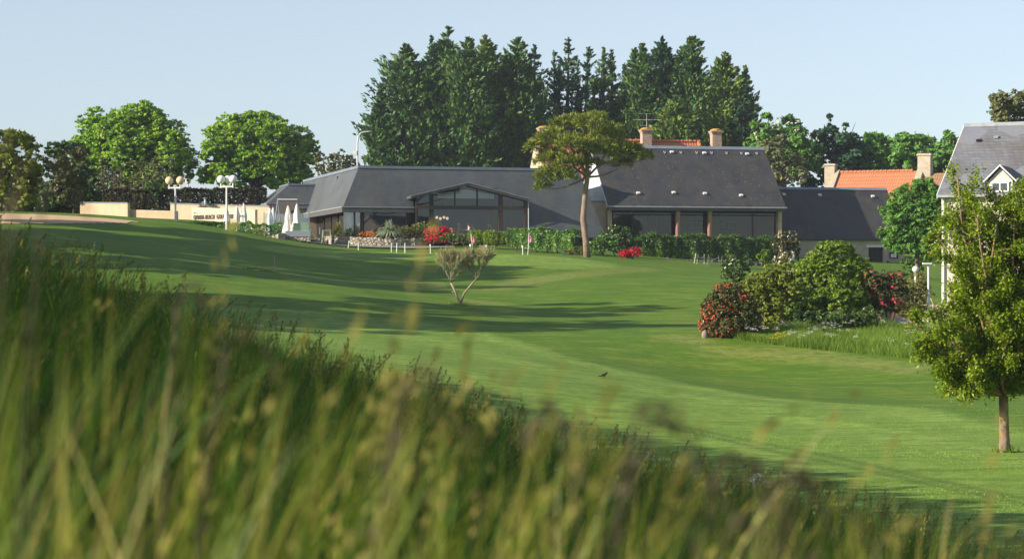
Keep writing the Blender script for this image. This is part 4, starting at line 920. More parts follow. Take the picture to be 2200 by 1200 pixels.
# ------------------------------------------------------------------ people, chairs and tables behind the glass
skin = plain('skin', (.50, .30, .22), (.46, .27, .2), 6, .5); terra = plain('terracotta_seat', (.42, .13, .06), (.36, .1, .05), 3, .6)
def skinmesh(name, nodes, edges, rad, mat, parent, sub=1):
    me = bpy.data.meshes.new(name); me.from_pydata([tuple(n) for n in nodes], edges, []); o = link(name, me, mat, parent)
    s = o.modifiers.new('skin', 'SKIN'); s.use_smooth_shade = True
    for i, r in enumerate(rad): me.skin_vertices[0].data[i].radius = (r, r) if np.isscalar(r) else r
    me.skin_vertices[0].data[0].use_root = True
    o.modifiers.new('sub', 'SUBSURF').levels = sub; o.modifiers[-1].render_levels = sub; return o
def person(label, loc, rz, top, hair, legs=(.03, .035, .05), lean=.08, reach=.34):
    t = thing('person', label, 'person', loc, rz)
    N, E, Rr = [], [], []
    def add(p, r, par=None):
        N.append(p); Rr.append(r)
        if par is not None: E.append((par, len(N) - 1))
        return len(N) - 1
    pel = add((0, 0, .50), (.15, .11)); w = add((0, -.02, .68), (.135, .1), pel); chs = add((0, -lean*.6, .88), (.165, .11), w); nk = add((0, -lean, 1.05), .055, chs)
    hd = add((0, -lean - .02, 1.15), (.07, .085), nk); hd2 = add((0, -lean - .015, 1.25), (.078, .095), hd); add((0, -lean, 1.32), (.05, .06), hd2)
    add((0, -lean - .115, 1.18), .014, hd)                                       # nose
    for s in (-1, 1):
        add((s*.082, -lean, 1.19), (.012, .022), hd)                              # ear
        sh = add((s*.17, -lean*.7, .98), .058, chs); el = add((s*.24, -lean - .06, .74), .042, sh); wr = add((s*.14, -lean - reach, .78), .028, el)
        pm = add((s*.12, -lean - reach - .07, .785), (.034, .016), wr)
        for k in range(4): f1 = add((s*(.145 - k*.018), -lean - reach - .13 - .006*(k in (1, 2)), .782), .0085, pm); add((s*(.145 - k*.018), -lean - reach - .16 - .01*(k in (1, 2)), .768), .0075, f1)
        th = add((s*.085, -lean - reach - .085, .79), .0095, pm); add((s*.07, -lean - reach - .115, .785), .008, th)
        hp = add((s*.1, -.02, .48), .085, pel); kn = add((s*.13, -.43, .48), .062, hp); an = add((s*.13, -.42, .08), .042, kn); add((s*.14, -.56, .035), .035, an)
    skinmesh('body', N, E, Rr, skin, t)
    skinmesh('shirt', [(0, 0, .52), (0, -.02, .68), (0, -lean*.6, .88), (0, -lean*.9, 1.01), (-.17, -lean*.7, .98), (-.235, -lean - .05, .76), (.17, -lean*.7, .98), (.235, -lean - .05, .76)],
             [(0, 1), (1, 2), (2, 3), (2, 4), (4, 5), (2, 6), (6, 7)], [(.165, .125), (.15, .115), (.18, .125), .07, .07, .052, .07, .052], plain('shirt', top, tuple(q*.8 for q in top), 8, .9), t)
    skinmesh('trousers', [(0, 0, .5), (-.1, -.02, .48), (-.13, -.43, .48), (-.13, -.42, .12), (.1, -.02, .48), (.13, -.43, .48), (.13, -.42, .12)], [(0, 1), (1, 2), (2, 3), (0, 4), (4, 5), (5, 6)],
             [(.16, .12), .095, .072, .055, .095, .072, .055], plain('trousers', legs, None, 8, .9), t)
    hm = MB().ball((0, -lean + .012, 1.265), .1, 14, (.92, 1.05, .95), .05, 3); obj('hair', hm, plain('hair', hair, None, 20, .6), t, True)
    obj('eye', MB().ball((-.032, -lean - .098, 1.215), .011, 8).ball((.032, -lean - .098, 1.215), .011, 8), M['black'], t)
    return t
zf = C.o[2] - .31
def inC(px, y): x = C.x(px, y, 490); return C.w(x, y, -.31)
def cafe_chair(label, loc, rz, grp=None):
    t = thing('cafe_chair', label, 'chair', loc, rz, grp)
    obj('seat', MB().obox((0, 0, .45), (.46, .44, .06)), terra, t); obj('backrest', MB().obox((0, .22, .74), (.46, .05, .36), 0, -.12), terra, t)
    for sx in (-1, 1):
        for sy in (-1, 1): obj('leg', MB().tube([(sx*.2, sy*.19, 0), (sx*.19, sy*.18, .44)], .016, 5), M['black'], t)
    return t
def cafe_table(label, loc, white=True):
    t = thing('cafe_table', label, 'table', loc); obj('tabletop', MB().lathe([(.45, .70), (.45, .74)], n=20), M['white'] if white else M['frame_brown'], t)
    obj('pedestal', MB().lathe([(.26, 0), (.26, .02), (.035, .05), (.035, .699)], n=12), M['black'], t)
Z_ = np.array([0, 0, .28])        # the seats stand on a low dais just inside the glass
obj('dais', MB().box(C.x(930, .5), C.x(1071, .5), -.2, 2.6, -.305, -.03), M['inner_floor'], [o for o in bpy.data.objects if o.name == 'clubhouse'][0])
for px, y, rz, top, hair, lab in ((984, 1.0, 1.2, (.30, .31, .33), (.42, .42, .42), 'seated person with grey hair and grey top behind the clubhouse glass'), (1009, .5, -1.3, (.62, .60, .56), (.30, .16, .07), 'seated person with light top and auburn hair behind the clubhouse glass'),
      (1015, 1.2, -.6, (.16, .42, .42), (.05, .035, .03), 'seated person in turquoise top behind the clubhouse glass'), (1047, .5, 1.1, (.55, .02, .025), (.12, .06, .04), 'seated person in a bright red top behind the clubhouse glass'),
      (1056, 1.1, -1.1, (.72, .72, .72), (.02, .015, .015), 'seated dark haired person in white top near the louvre post'), ):
    l = inC(px, y) + Z_; person(lab, l, rz, top, hair); cafe_chair('terracotta chair under the ' + lab[7:].split(' behind')[0].split(' near')[0], l + np.array([0, .02, 0]), rz, 'terracotta chairs in the clubhouse')
cafe_chair('empty terracotta chair behind the crimson azalea in the clubhouse window', inC(974, .1) + Z_, 2.9, 'terracotta chairs in the clubhouse')
cafe_chair('terracotta chair seen above the orange flowers in the lower window', inC(796, 1.0), 2.6, 'terracotta chairs in the clubhouse')
cafe_table('round dark table between the grey haired person and the red topped person', inC(998, .75) + Z_, False)
def inA(px, y): x = A.x(px, y, 510); return A.w(x, y, -.3)
for px, lab in ((1425, 'terracotta chair left of the first pink column in the hall'), (1594, 'terracotta chair between the second pink column and the last mullion'), (1623, 'terracotta chair right behind the last brown mullion'),
      (1643, 'terracotta chair before the pale curtain in the hall'), (1657, 'terracotta chair against the right wall of the hall')):
    cafe_chair(lab, inA(px, 1.1), 3.0, 'terracotta chairs in the hall')
cafe_table('round white table behind the second pink column in the hall', inA(1517, 1.4)); cafe_table('round white table between chairs at the right end of the hall', inA(1608, 1.6))
lm = NT('lit_bulb'); em_ = lm.new('Emission'); em_.inputs[0].default_value = (1, .72, .5, 1); em_.inputs[1].default_value = .45; lm.l.new(em_.outputs[0], lm.out.inputs[0])
t = thing('pendant_lamp', 'glowing cluster of round pendant lamps seen through the clubhouse glass', 'lamp', C.w(C.x(950, 3), 3.0, C.z(950, 468, 3)), C.t)
m = MB()
for x in (-.45, -.15, .15, .42): m.ball((x, 0, .0 + .05*math.sin(x*9)), .12, 12)
obj('globe', m, lm.m, t, True); obj('stem', MB().tube([(0, 0, .1), (0, 0, 1.6)], .015, 5).tube([(-.5, 0, .17), (.5, 0, .17)], .012, 5), M['black'], t)
SHADE = [(-31, 87, 13, 5, 0), (-29.5, 95, 13.5, 5, 0), (-36, 116, 13, 5, 0), (-38, 122, 13, 5, 0), (-39, 128, 14, 5, .1), (-40, 134, 13, 5, .25), (-40.5, 140, 12, 5, .3), (-41, 147, 11, 4.5, .40)]
# ------------------------------------------------------------------ foliage
L = {}
L['maple'] = leafmat('maple_leaf', [(0.0855, 0.1869, 0.0185), (0.1553, 0.3019, 0.0277), (0.2639, 0.4312, 0.0339), (0.3726, 0.5175, 0.0462)], .35)
L['chestnut'] = leafmat('chestnut_leaf', [(0.0648, 0.1728, 0.0288), (0.1224, 0.2736, 0.0432), (0.1872, 0.3744, 0.0576)], .3)
L['cypress'] = leafmat('cypress_foliage', [(0.026, 0.078, 0.03), (0.05, 0.125, 0.04), (0.095, 0.185, 0.045), (0.21, 0.27, 0.05)], .12, .6)
L['cypress_blue'] = leafmat('blue_cypress_foliage', [(0.024, 0.07, 0.036), (0.044, 0.108, 0.05), (0.074, 0.15, 0.056)], .12, .6)
def brown_patch(m, c, lo=.62, hi=.70):
    k = [n for n in m.node_tree.nodes if n.type == 'VALTORGB'][0]; e = k.color_ramp.elements.new(.97); e.color = (*c, 1)
L['cypress_gold'] = leafmat('golden_cypress_foliage', [(.040, .100, .026), (.085, .165, .032), (.16, .24, .040), (.26, .30, .05)], .15, .6)
brown_patch(L['cypress'], (.16, .105, .05)); brown_patch(L['cypress_blue'], (.13, .10, .055))
L['pine'] = leafmat('pine_needle', [(0.05, 0.09, 0.012), (0.12, 0.165, 0.018), (0.22, 0.26, 0.03), (0.36, 0.37, 0.06)], .2, .55)
L['willow'] = leafmat('olive_leaf', [(0.0858, 0.1287, 0.0172), (0.1573, 0.2002, 0.0257), (0.2288, 0.2717, 0.0286), (0.286, 0.286, 0.0429)], .3)
L['dark'] = leafmat('dark_leaf', [(0.0297, 0.066, 0.0165), (0.0495, 0.099, 0.0231), (0.0825, 0.1403, 0.0297)], .15, .4, .4)
L['brown'] = leafmat('purple_brown_leaf', [(0.05, 0.05, 0.022), (0.085, 0.075, 0.03), (0.095, 0.115, 0.035), (0.075, 0.115, 0.03)], .2)
L['hedge'] = leafmat('beech_hedge_leaf', [(0.0234, 0.0286, 0.013), (0.0455, 0.0442, 0.0195), (0.065, 0.0585, 0.026), (0.039, 0.065, 0.0182)], .15, .5)
L['laurel'] = leafmat('laurel_leaf', [(0.085, 0.155, 0.012), (0.135, 0.225, 0.014), (0.185, 0.285, 0.018), (0.25, 0.345, 0.028)], .25, .4, .45, patch=.9)
L['shrub'] = leafmat('shrub_leaf', [(0.0551, 0.1339, 0.0221), (0.1024, 0.2205, 0.0315), (0.1733, 0.2992, 0.0473)], .25, .4, .45)
L['hedge_green'] = leafmat('long_hedge_leaf', [(.030, .078, .013), (.058, .125, .018), (.095, .175, .026)], .22, .45, .35)
L['box'] = leafmat('box_leaf', [(0.16, 0.26, 0.02), (0.26, 0.38, 0.03), (0.34, 0.45, 0.05)], .3, .5)
L['olive'] = leafmat('olive_shrub_leaf', [(0.115, 0.1265, 0.0287), (0.207, 0.207, 0.0517), (0.2875, 0.276, 0.0805)], .25)
L['sedge'] = leafmat('sedge_leaf', [(0.26, 0.24, 0.07), (0.2, 0.23, 0.06), (0.34, 0.31, 0.1)], .25)
L['camellia'] = leafmat('camellia_leaf', [(0.032, 0.072, 0.016), (0.064, 0.12, 0.0224), (0.112, 0.176, 0.032)], .12, .3, .55)
L['rust'] = leafmat('rusty_leaf', [(0.04, 0.07, 0.018), (0.07, 0.105, 0.025), (0.115, 0.13, 0.035), (0.095, 0.08, 0.03)], .15, .4, .4)
L['scrub'] = leafmat('scrub_leaf', [(0.112, 0.126, 0.042), (0.168, 0.182, 0.07), (0.21, 0.224, 0.084)], .25)
L['pear'] = leafmat('tree_leaf', [(0.0713, 0.1188, 0.0065), (0.1307, 0.202, 0.0086), (0.2257, 0.3208, 0.013), (0.3564, 0.4277, 0.0324)], .35, .5, .35, patch=1.6)
L['grey'] = leafmat('grey_spike_leaf', [(0.22, 0.28, 0.17), (0.36, 0.42, 0.27), (0.46, 0.5, 0.34)], .2, .4, .4)
L['red'] = leafmat('crimson_petal', [(0.42, 0.005, 0.022), (0.56, 0.01, 0.04), (0.62, 0.025, 0.065)], .3)
L['coral'] = leafmat('coral_petal', [(0.46, 0.075, 0.04), (0.55, 0.13, 0.07), (0.6, 0.21, 0.12)], .3)
L['pinkfl'] = leafmat('pink_petal', [(.60, .05, .09), (.66, .10, .15)], .3)
L['orange'] = leafmat('orange_petal', [(.72, .16, .01), (.78, .30, .015), (.8, .42, .02)], .3)
L['cream'] = leafmat('cream_blossom', [(.62, .58, .42), (.72, .68, .52)], .3)
L['whitefl'] = leafmat('white_umbel', [(.66, .68, .60), (.78, .78, .72)], .3)
L['yellow'] = leafmat('yellow_petal', [(.72, .50, .02), (.8, .6, .03)], .3)
L['twig'] = leafmat('pale_twig', [(.26, .25, .12), (.36, .34, .17), (.30, .32, .12)], .1)
BK = {}
BK['grey'] = plain('grey_bark', (.20, .165, .12), (.12, .10, .075), 6, .95, .1, .5, stretch=(1, 1, .3))
BK['dark'] = plain('dark_bark', (.06, .048, .038), (.035, .03, .025), 6, .95, .1, .5, stretch=(1, 1, .3))
BK['pine'] = plain('pine_bark', (.30, .22, .16), (.17, .125, .095), 5, .95, .1, .7, stretch=(1, 1, .5))
BK['pale'] = plain('lichened_bark', (.34, .30, .21), (.22, .19, .13), 4, .95, .1, .5, stretch=(1, 1, .4))
def lichen_bark():
    k = NT('lichen_bark').set(.95, .1); v = k.coord('Object', (1, 1, .45)); n = k.noise(v, 9, 5); n2 = k.noise(k.coord(), 5, 5, .7)
    c = k.ramp(n, [(.3, (.33, .25, .18)), (.7, (.11, .08, .06))]); c = k.mix(k.ramp(n2, [(.5, 0.), (.62, .75)]), c, (.32, .18, .035)); k.base(c); k.bump(n, .6, .03); return k.m
BK['lichen'] = lichen_bark()

def leaf_faces(Pn, T, Nn, length, width, fold=.12, rng=None):
    """diamond leaves: centre, long axis, normal"""
    n = len(Pn); T = T/(np.linalg.norm(T, axis=1)[:, None] + 1e-9); B = np.cross(Nn, T); B /= np.linalg.norm(B, axis=1)[:, None] + 1e-9; Q = np.cross(T, B)
    l = (np.broadcast_to(length, n)/2)[:, None]; w = (np.broadcast_to(width, n)/2)[:, None]
    v = np.stack([Pn - T*l, Pn + B*w - T*l*.1 + Q*fold*w, Pn + T*l - Q*fold*l*.6, Pn - B*w - T*l*.1 + Q*fold*w], 1).reshape(-1, 3)
    return v, np.arange(4*n).reshape(n, 4)
def unit(rng, n): q = rng.normal(size=(n, 3)); return q/np.linalg.norm(q, axis=1)[:, None]
def cloud(rng, lobes, ncl, per, size, crad=.22, flat=.5, up=.35, aspect=.55, inner=.25, cut=.72, den=11, cs=1.0):
    """leaf clusters over the skin of a set of ellipsoids; returns centres, axes, normals, lengths"""
    lb = np.array(lobes, float); area = (lb[:, 3]*lb[:, 4] + lb[:, 3]*lb[:, 5] + lb[:, 4]*lb[:, 5]); mk = max(8, ncl//den)
    pm = rng.choice(len(lb), mk, p=area/area.sum()); um = unit(rng, mk); mn = lb[pm, 3:].min(1)
    cc = lb[pm, :3] + um*lb[pm, 3:]*rng.uniform(.66 + .22*(1 - cs), .95, mk)[:, None]; cr = mn*rng.uniform(.30, .52, mk)*cs
    j = rng.integers(0, mk, int(ncl*1.5)); pk = pm[j]; u = unit(rng, len(j)) + um[j]*.55 + np.array([0, 0, .2]); u /= np.linalg.norm(u, axis=1)[:, None]
    c = cc[j] + u*(cr[j]*rng.uniform(.75, 1.08, len(j)))[:, None]*np.array([1, 1, .85])
    fill = rng.random(len(j)) < inner*.6; q_ = unit(rng, len(j))*rng.uniform(.3, .8, len(j))[:, None]; c = np.where(fill[:, None], lb[pk, :3] + q_*lb[pk, 3:], c)
    keep = np.ones(len(c), bool)
    for i, q in enumerate(lb):
        keep &= ~(((((c - q[:3])/q[3:])**2).sum(1) < cut**2) & (pk != i) & (rng.random(len(c)) > .2))
    c, u, pk = c[keep][:ncl], u[keep][:ncl], pk[keep][:ncl]
    mr = lb[pk, 3:].min(1)*crad*.75*rng.uniform(.6, 1.35, len(c))
    k = np.repeat(np.arange(len(c)), per); o = unit(rng, len(k)); o[:, 2] = np.abs(o[:, 2])*.8 + o[:, 2]*.2
    o = o*.75 + u[k]*.5; rad = mr[k]*rng.uniform(.35, 1.0, len(k))**.6
    p = c[k] + o*rad[:, None]*np.array([1, 1, .75])
    nn = o*.8 + u[k]*.4 + np.array([0, 0, up]) + rng.normal(0, flat, (len(k), 3))
    t = rng.normal(size=(len(k), 3)) + o*.6 - np.array([0, 0, .25])
    return p, t, nn, size*rng.uniform(.65, 1.35, len(k))
def foliage(name, parts, mat, parent, base, aspect=.6, kind=None):
    p, t, n, l = [np.concatenate(q) for q in zip(*parts)]
    v, f = leaf_faces(p - base, t, n, l, l*aspect); return link(name, mesh_np(name, v, f), mat, parent)
def lobes_px(lst, d, dep=.85, jit=.25, seed=0):
    rng = np.random.default_rng(seed); out = []
    for q in lst:
        px, py, rx, ry = q[:4]; dd = d + (q[4] if len(q) > 4 else rng.normal(0, jit)*rx/F*d)
        c = P(px, py, dd); a, b = rx/F*dd, ry/F*dd; out.append((*c, a, max(min(a, 6)*dep, b*.5), b))
    return out
def limbs(rng, base, lobes, r0, trunk_h, n=8, mat='grey', parent=None, name='branch', bend=.15):
    m = MB(); top = np.array([0, 0, trunk_h]); lb = np.array(lobes)
    for i in range(n):
        q = lb[i % len(lb)]; e = q[:3] + unit(rng, 1)[0]*q[3:]*.4 - base; s = top*rng.uniform(.55, 1.0); k = np.linspace(0, 1, 6)[:, None]
        pts = s*(1-k) + e*k + np.sin(k*math.pi)*np.array([0, 0, bend*np.linalg.norm(e - s)])*rng.uniform(-.2, 1) + rng.normal(0, .05, (6, 3))*k*np.linalg.norm(e-s)*.6
        m.tube(pts, np.linspace(r0*.5, r0*.1, 6), 6)
        for j in range(3):
            s2 = pts[2 + j]; e2 = s2 + (e - s)*.14 + rng.normal(0, .05, 3)*np.linalg.norm(e - s); m.tube([s2, (s2+e2)/2 + rng.normal(0, .05, 3), e2], [r0*.2, r0*.13, r0*.05], 5)
    return obj(name, m, BK[mat], parent, True)
def tree(name, label, px, d, lobes, lm, ncl, per, size, cat='tree', bark='grey', r0=.3, hk=.4, group=None, n=8, seed=0, extra=None, aspect=.6, base=None, **kw):
    rng = np.random.default_rng(seed + int(px)); g = gp(px, d) if base is None else base; lb = lobes_px(lobes, d, seed=seed) if len(lobes[0]) < 6 else lobes
    t = thing(name, label, cat, g, group=group); zc = max(np.array(lb)[:, 2].min() - g[2], .3); th = max(zc, (np.array(lb)[:, 2].max() - g[2])*hk)
    k = np.linspace(0, 1, 6); obj('trunk', MB().tube(np.c_[np.sin(k*2.2)*r0*.5, np.cos(k*3)*r0*.3 - r0*.3, -.4 + (th + .4)*k], r0*(1.25 - .6*k) + r0*.35*np.exp(-k*9), 9), BK[bark], t, True)
    if n: limbs(rng, g, lb, r0, th, n, bark, t)
    foliage('crown', [cloud(rng, lb, ncl, per, size, **kw)], L[lm], t, g, aspect)
    if extra: extra(rng, t, g, lb)
    return t
def petals(rng, lb, n, size, mat, parent, base, name='blossom', bias=(0, -.6, .3), cl=3):
    lb = np.array(lb); pk = rng.integers(0, len(lb), n); u = unit(rng, n) + np.array(bias); u /= np.linalg.norm(u, axis=1)[:, None]
    c = np.repeat(lb[pk, :3] + u*lb[pk, 3:]*rng.uniform(.96, 1.08, n)[:, None], cl, 0) + rng.normal(0, size*.35, (n*cl, 3)); uu = np.repeat(u, cl, 0)
    v, f = leaf_faces(c - base, rng.normal(size=(n*cl, 3)), uu + rng.normal(0, .5, (n*cl, 3)), np.full(n*cl, size), np.full(n*cl, size*.8)); return link(name, mesh_np(name, v, f), L[mat], parent)
def shrub(name, label, px, d, lobes, lm, ncl, per, size, cat='shrub', seed=0, stems=5, bark='grey', r0=.05, group=None, extra=None, aspect=.55, base=None, **kw):
    rng = np.random.default_rng(seed + int(px)*3); g = gp(px, d) if base is None else np.array(base); lb = lobes_px(lobes, d, seed=seed) if len(lobes[0]) < 6 else lobes
    t = thing(name, label, cat, g, group=group); m = MB()
    for i in range(stems):
        q = np.array(lb[i % len(lb)]); e = q[:3] + unit(rng, 1)[0]*q[3:]*.4 - g; s = np.array([rng.normal(0, .12), rng.normal(0, .12), -.1]); m.tube([s, s*.4 + e*.5 + rng.normal(0, .1, 3), e], [r0, r0*.7, r0*.3], 5)
    if stems: obj('stem', m, BK[bark], t, True)
    kw.setdefault('den', 4); kw.setdefault('inner', .45); foliage('foliage', [cloud(rng, lb, ncl, per, size, **kw)], L[lm], t, g, aspect)
    if extra: extra(rng, t, g, lb)
    return t
def hedge(name, label, pts, w, lm, dens, size, cat='hedge', seed=0, lump=.12, base_drop=.2, aspect=.6):
    """pts: (px, d, top py, bottom py) along the hedge"""
    rng = np.random.default_rng(seed); a = np.array([P(px, yt, d) for px, d, yt, yb in pts]); zb = np.array([P(px, yb, d)[2] for px, d, yt, yb in pts])
    seg = np.r_[0, np.cumsum(np.linalg.norm(np.diff(a[:, :2], axis=0), axis=1))]; Ln = seg[-1]; hh = (a[:, 2] - zb).mean()
    n = int((Ln*(2*hh + w) + 2*hh*w)*dens); s = rng.random(n)*Ln
    x, y, zt, z0 = [np.interp(s, seg, q) for q in (a[:, 0], a[:, 1], a[:, 2], zb)]
    side = rng.random(n); tp = w/(2*hh + w); on = side < tp
    off = np.where(on, rng.uniform(-.5, .5, n)*w, np.where(rng.random(n) < .72, -.5, .5)*w); hgt = np.where(on, 1.0, rng.random(n)**.9)
    lum = lump*(np.sin(s*2.1 + seed) + np.sin(s*4.7 + hgt*3) + .7*np.sin(s*9.1 + off*4))
    dirx = np.gradient(a[:, 0], seg) if len(a) > 2 else np.full(len(a), (a[-1]-a[0])[0]/Ln); diry = np.gradient(a[:, 1], seg) if len(a) > 2 else np.full(len(a), (a[-1]-a[0])[1]/Ln)
    tx, ty = np.interp(s, seg, dirx), np.interp(s, seg, diry)
    rnd = 1 - .35*np.clip(hgt - .8, 0, 1)*5*(~on)
    off2 = off*rnd + np.sign(off)*(~on)*lum*1.2*rng.uniform(.5, 1, n)
    p = np.c_[x - ty*off2, y + tx*off2, z0 + (zt - z0)*hgt + on*(lum*.9 - 1.2*np.abs(off/w)**3*.3) + rng.normal(0, size*.25, n)]
    nn = np.c_[-ty*np.sign(off)*(~on), tx*np.sign(off)*(~on), on*1.0 + .3] + rng.normal(0, .55, (n, 3))
    g = np.array([a[0, 0], a[0, 1], zb[0] - base_drop]); t = thing(name, label, cat, g)
    v, f = leaf_faces(p - g, rng.normal(size=(n, 3)), nn, size*rng.uniform(.6, 1.4, n), size*aspect*rng.uniform(.7, 1.3, n)); link('foliage', mesh_np('foliage', v, f), L[lm], t)
    m = MB()
    for k in np.linspace(0.03, .97, max(3, int(Ln/.8))): xx, yy, zz, z2 = [np.interp(k*Ln, seg, q) for q in (a[:, 0], a[:, 1], a[:, 2], zb)]; m.tube([(xx-g[0], yy-g[1], z2-g[2]-.3), (xx-g[0]+rng.normal(0, .1), yy-g[1], (zz*.8+z2*.2)-g[2])], [.05, .02], 5)
    obj('stem', m, BK['dark'], t); return t

# ---- broad trees on the left
tree('maple_tree', 'big rounded bright green maple behind the walls beyond the bunker', 262, 222, [(235,275,55,45),(290,270,60,42),(335,300,55,45),(360,335,52,45),(200,300,50,42),(270,320,75,50),(330,365,62,38),(250,360,60,38),(185,335,42,40),(395,365,20,30),(310,250,30,20)], 'maple', 2800, 17, .34, r0=.35, seed=1, crad=.33, bark='dark')
tree('maple_tree', 'separate rounded bright green maple just left of the slate clubhouse', 548, 222, [(545,290,62,42),(500,300,48,45),(600,300,50,40),(470,350,42,42),(635,335,42,42),(560,345,85,52),(500,375,62,32),(610,378,58,30),(650,355,26,28),(560,262,35,22)], 'maple', 2800, 17, .34, r0=.35, seed=2, crad=.33, bark='dark')
tree('leaning_tree', 'olive yellow tree leaning in at the far left edge of the view', 12, 170, [(20,310,48,36),(45,345,40,42),(-10,335,45,50),(20,380,48,45),(60,385,28,35),(-30,390,40,50),(30,425,50,32),(-20,430,40,30)], 'willow', 800, 11, .40, r0=.22, seed=3, crad=.34)
tree('dark_holly', 'dark evergreen tree between the leaning tree and the maple', 130, 196, [(110,340,38,40),(95,385,34,40),(135,395,45,45),(150,345,34,40),(170,400,38,40),(125,425,55,32),(75,430,34,28),(160,435,40,26),(45,440,40,22)], 'dark', 1000, 11, .36, r0=.2, seed=4, crad=.34, bark='dark')
tree('purple_plum', 'purple brown shrub tree in front of the dark evergreen', 158, 190, [(160,355,30,38),(150,400,34,34),(185,385,24,28)], 'brown', 300, 10, .34, r0=.14, seed=5, crad=.36, bark='dark')
shrub('grey_scrub', 'grey green thin scrub in front of the big maple', 325, 206, [(300,372,34,28),(345,368,42,32),(330,395,60,24),(260,395,40,26),(375,388,26,26),(220,410,40,30),(290,420,60,24)], 'scrub', 620, 9, .32, seed=6, stems=26, r0=.06, bark='grey')
def bare(rng, t, g, lb): pass
shrub('bare_thicket', 'tangle of bare grey branches under the big maple', 228, 207, [(230,370,40,34),(205,390,34,24),(250,380,30,30)], 'scrub', 60, 8, .28, seed=7, stems=46, r0=.07, bark='grey')
shrub('round_bush', 'green round bush rising over the dark hedge', 345, 203, [(340,405,26,18),(325,412,18,12)], 'shrub', 110, 10, .26, seed=8)
shrub('yellow_bush', 'thin yellow green bush left of the street light', 720, 216, [(700,352,28,20),(735,345,26,18),(715,368,44,14),(755,362,20,12)], 'scrub', 330, 9, .32, seed=9, stems=24, r0=.05)
hedge('beech_hedge', 'long clipped dark brown hedge above the ochre walls', [(186, 204, 406, 462), (300, 203, 410, 462), (420, 203, 408, 460), (572, 204, 407, 460)], 1.6, 'hedge', 120, .26, seed=1, lump=.05)
hedge('dark_undergrowth', 'dark tangled undergrowth below the trees beyond the bunker', [(-120, 196, 425, 478), (0, 197, 424, 478), (100, 198, 422, 476), (178, 198, 420, 474)], 2.5, 'dark', 90, .34, seed=4, lump=.3)
hedge('low_hedge', 'low loose green hedge on the slope below the lettered wall', [(392, 180, 479, 484), (440, 177, 481, 490), (500, 174, 482, 496), (560, 172.5, 482, 503), (606, 172.6, 484, 505)], 1.2, 'shrub', 300, .13, seed=2, lump=.10)
# grass strip on the low wall
# ---- cypresses behind the clubhouse
def cypress(label, px, top, hw, d, pxb=None, lm='cypress', dens=1.0, seed=0, ex=.75, lean=0, low=.06, sp=1.0, wide=1.32):
    rng = np.random.default_rng(seed*17 + int(px)); pxb = pxb or px; g = gp(pxb, d); H0 = P(px, top, d)[2] - g[2]; hw0 = hw/F*d*wide; dx = (px - pxb)/F*d
    t = thing('cypress_tree', label, 'cypress', g, group='cypresses behind the clubhouse'); tm, bm = MB(), MB(); PP, TT, NN, LL, AA = [], [], [], [], []
    leaders = [(0., 0., 1.0, 1.0)] + [(rng.choice([-1, 1])*rng.uniform(.25, .6)*hw0, rng.uniform(-.4, .4)*hw0, rng.uniform(.66, .95), rng.uniform(.42, .62)) for _ in range(4)]
    for li, (ox, oy, hk, wk) in enumerate(leaders):
        zt, hwm = H0*hk, hw0*wk; k = np.linspace(0, 1, 9)
        ax = lambda q: np.stack([dx*q + ox*np.minimum(q*1.6, 1)**.8 + .25*np.sin(q*5 + seed + li)*(1-q) + lean*.5*np.clip(q - .9, 0, 1)*8, oy*np.minimum(q*1.6, 1) + .2*np.cos(q*4 + seed)*(1 - q), zt*q], -1)
        tm.tube(ax(k), (.42 if li == 0 else .2)*(1 - k)**.8 + .025, 7)
        lo = low if li == 0 else max(low, .35); nb = int(215*dens*(zt/20)*(hwm/3.2)**.8*(1 if li == 0 else .75)); q = lo + (1 - lo)*rng.random(nb)**.85
        prof = np.clip((1 - q)/.36, .0, 1)**(.62 + ex*.35)*(.92 + .2*(1 - q))*(.80 + .20*np.sin(q*15 + seed*2 + li)) + .015
        az = rng.uniform(0, 2*math.pi, nb); ln = hwm*prof*(rng.uniform(.5, 1.05, nb) + .45*(rng.random(nb) < .2)) + .12; s = ax(q); rise = rng.uniform(.05, .8, nb)
        dr = np.c_[np.cos(az), np.sin(az), rise]; dr /= np.linalg.norm(dr, axis=1)[:, None]; e = s + dr*ln[:, None]
        for i in range(0, nb, 2): bm.tube([s[i], (s[i]+e[i])/2 - [0, 0, .12*ln[i]], e[i]], [.07, .045, .012], 4, False)
        per = int(44*sp); i = np.repeat(np.arange(nb), per); u = rng.uniform(.22, 1.04, len(i))**.85
        spread = (.05 + .42*np.clip(1.06 - u, 0, .6))*np.clip(ln[i], .3, 2.6)*.62
        PP.append(s[i] + (e[i] - s[i])*u[:, None] - np.c_[np.zeros(len(i)), np.zeros(len(i)), .12*ln[i]*np.sin(u*math.pi)] + rng.normal(size=(len(i), 3))*spread[:, None]*np.array([1, 1, .5]))
        TT.append(dr[i]*1.0 + rng.normal(0, .33, (len(i), 3)) + np.array([.14 + lean*.3, 0, .36])); NN.append(rng.normal(0, .55, (len(i), 3)) + np.array([0, 0, .7]) + dr[i]*.3)
        l_ = rng.uniform(.24, .62, len(i))*np.clip(.55 + ln[i]*.35, .5, 1.1); LL.append(l_); AA.append(l_*.40)
        nt = 70; kt = rng.uniform(.91, 1.0, nt); PP.append(ax(kt) + rng.normal(size=(nt, 3))*((1.01 - kt)*1.5 + .03)[:, None]*np.array([1, 1, .6])); TT.append(rng.normal(0, .3, (nt, 3)) + np.array([.25 + lean, 0, 1.])); NN.append(rng.normal(size=(nt, 3))); l_ = rng.uniform(.25, .5, nt); LL.append(l_); AA.append(l_*.35)
    obj('trunk', tm.add(np.concatenate(bm.v), bm.f), BK['dark'], t, True)
    v, f = leaf_faces(*[np.concatenate(q) for q in (PP, TT, NN, LL, AA)]); link('crown', mesh_np('crown', v, f), L[lm], t)
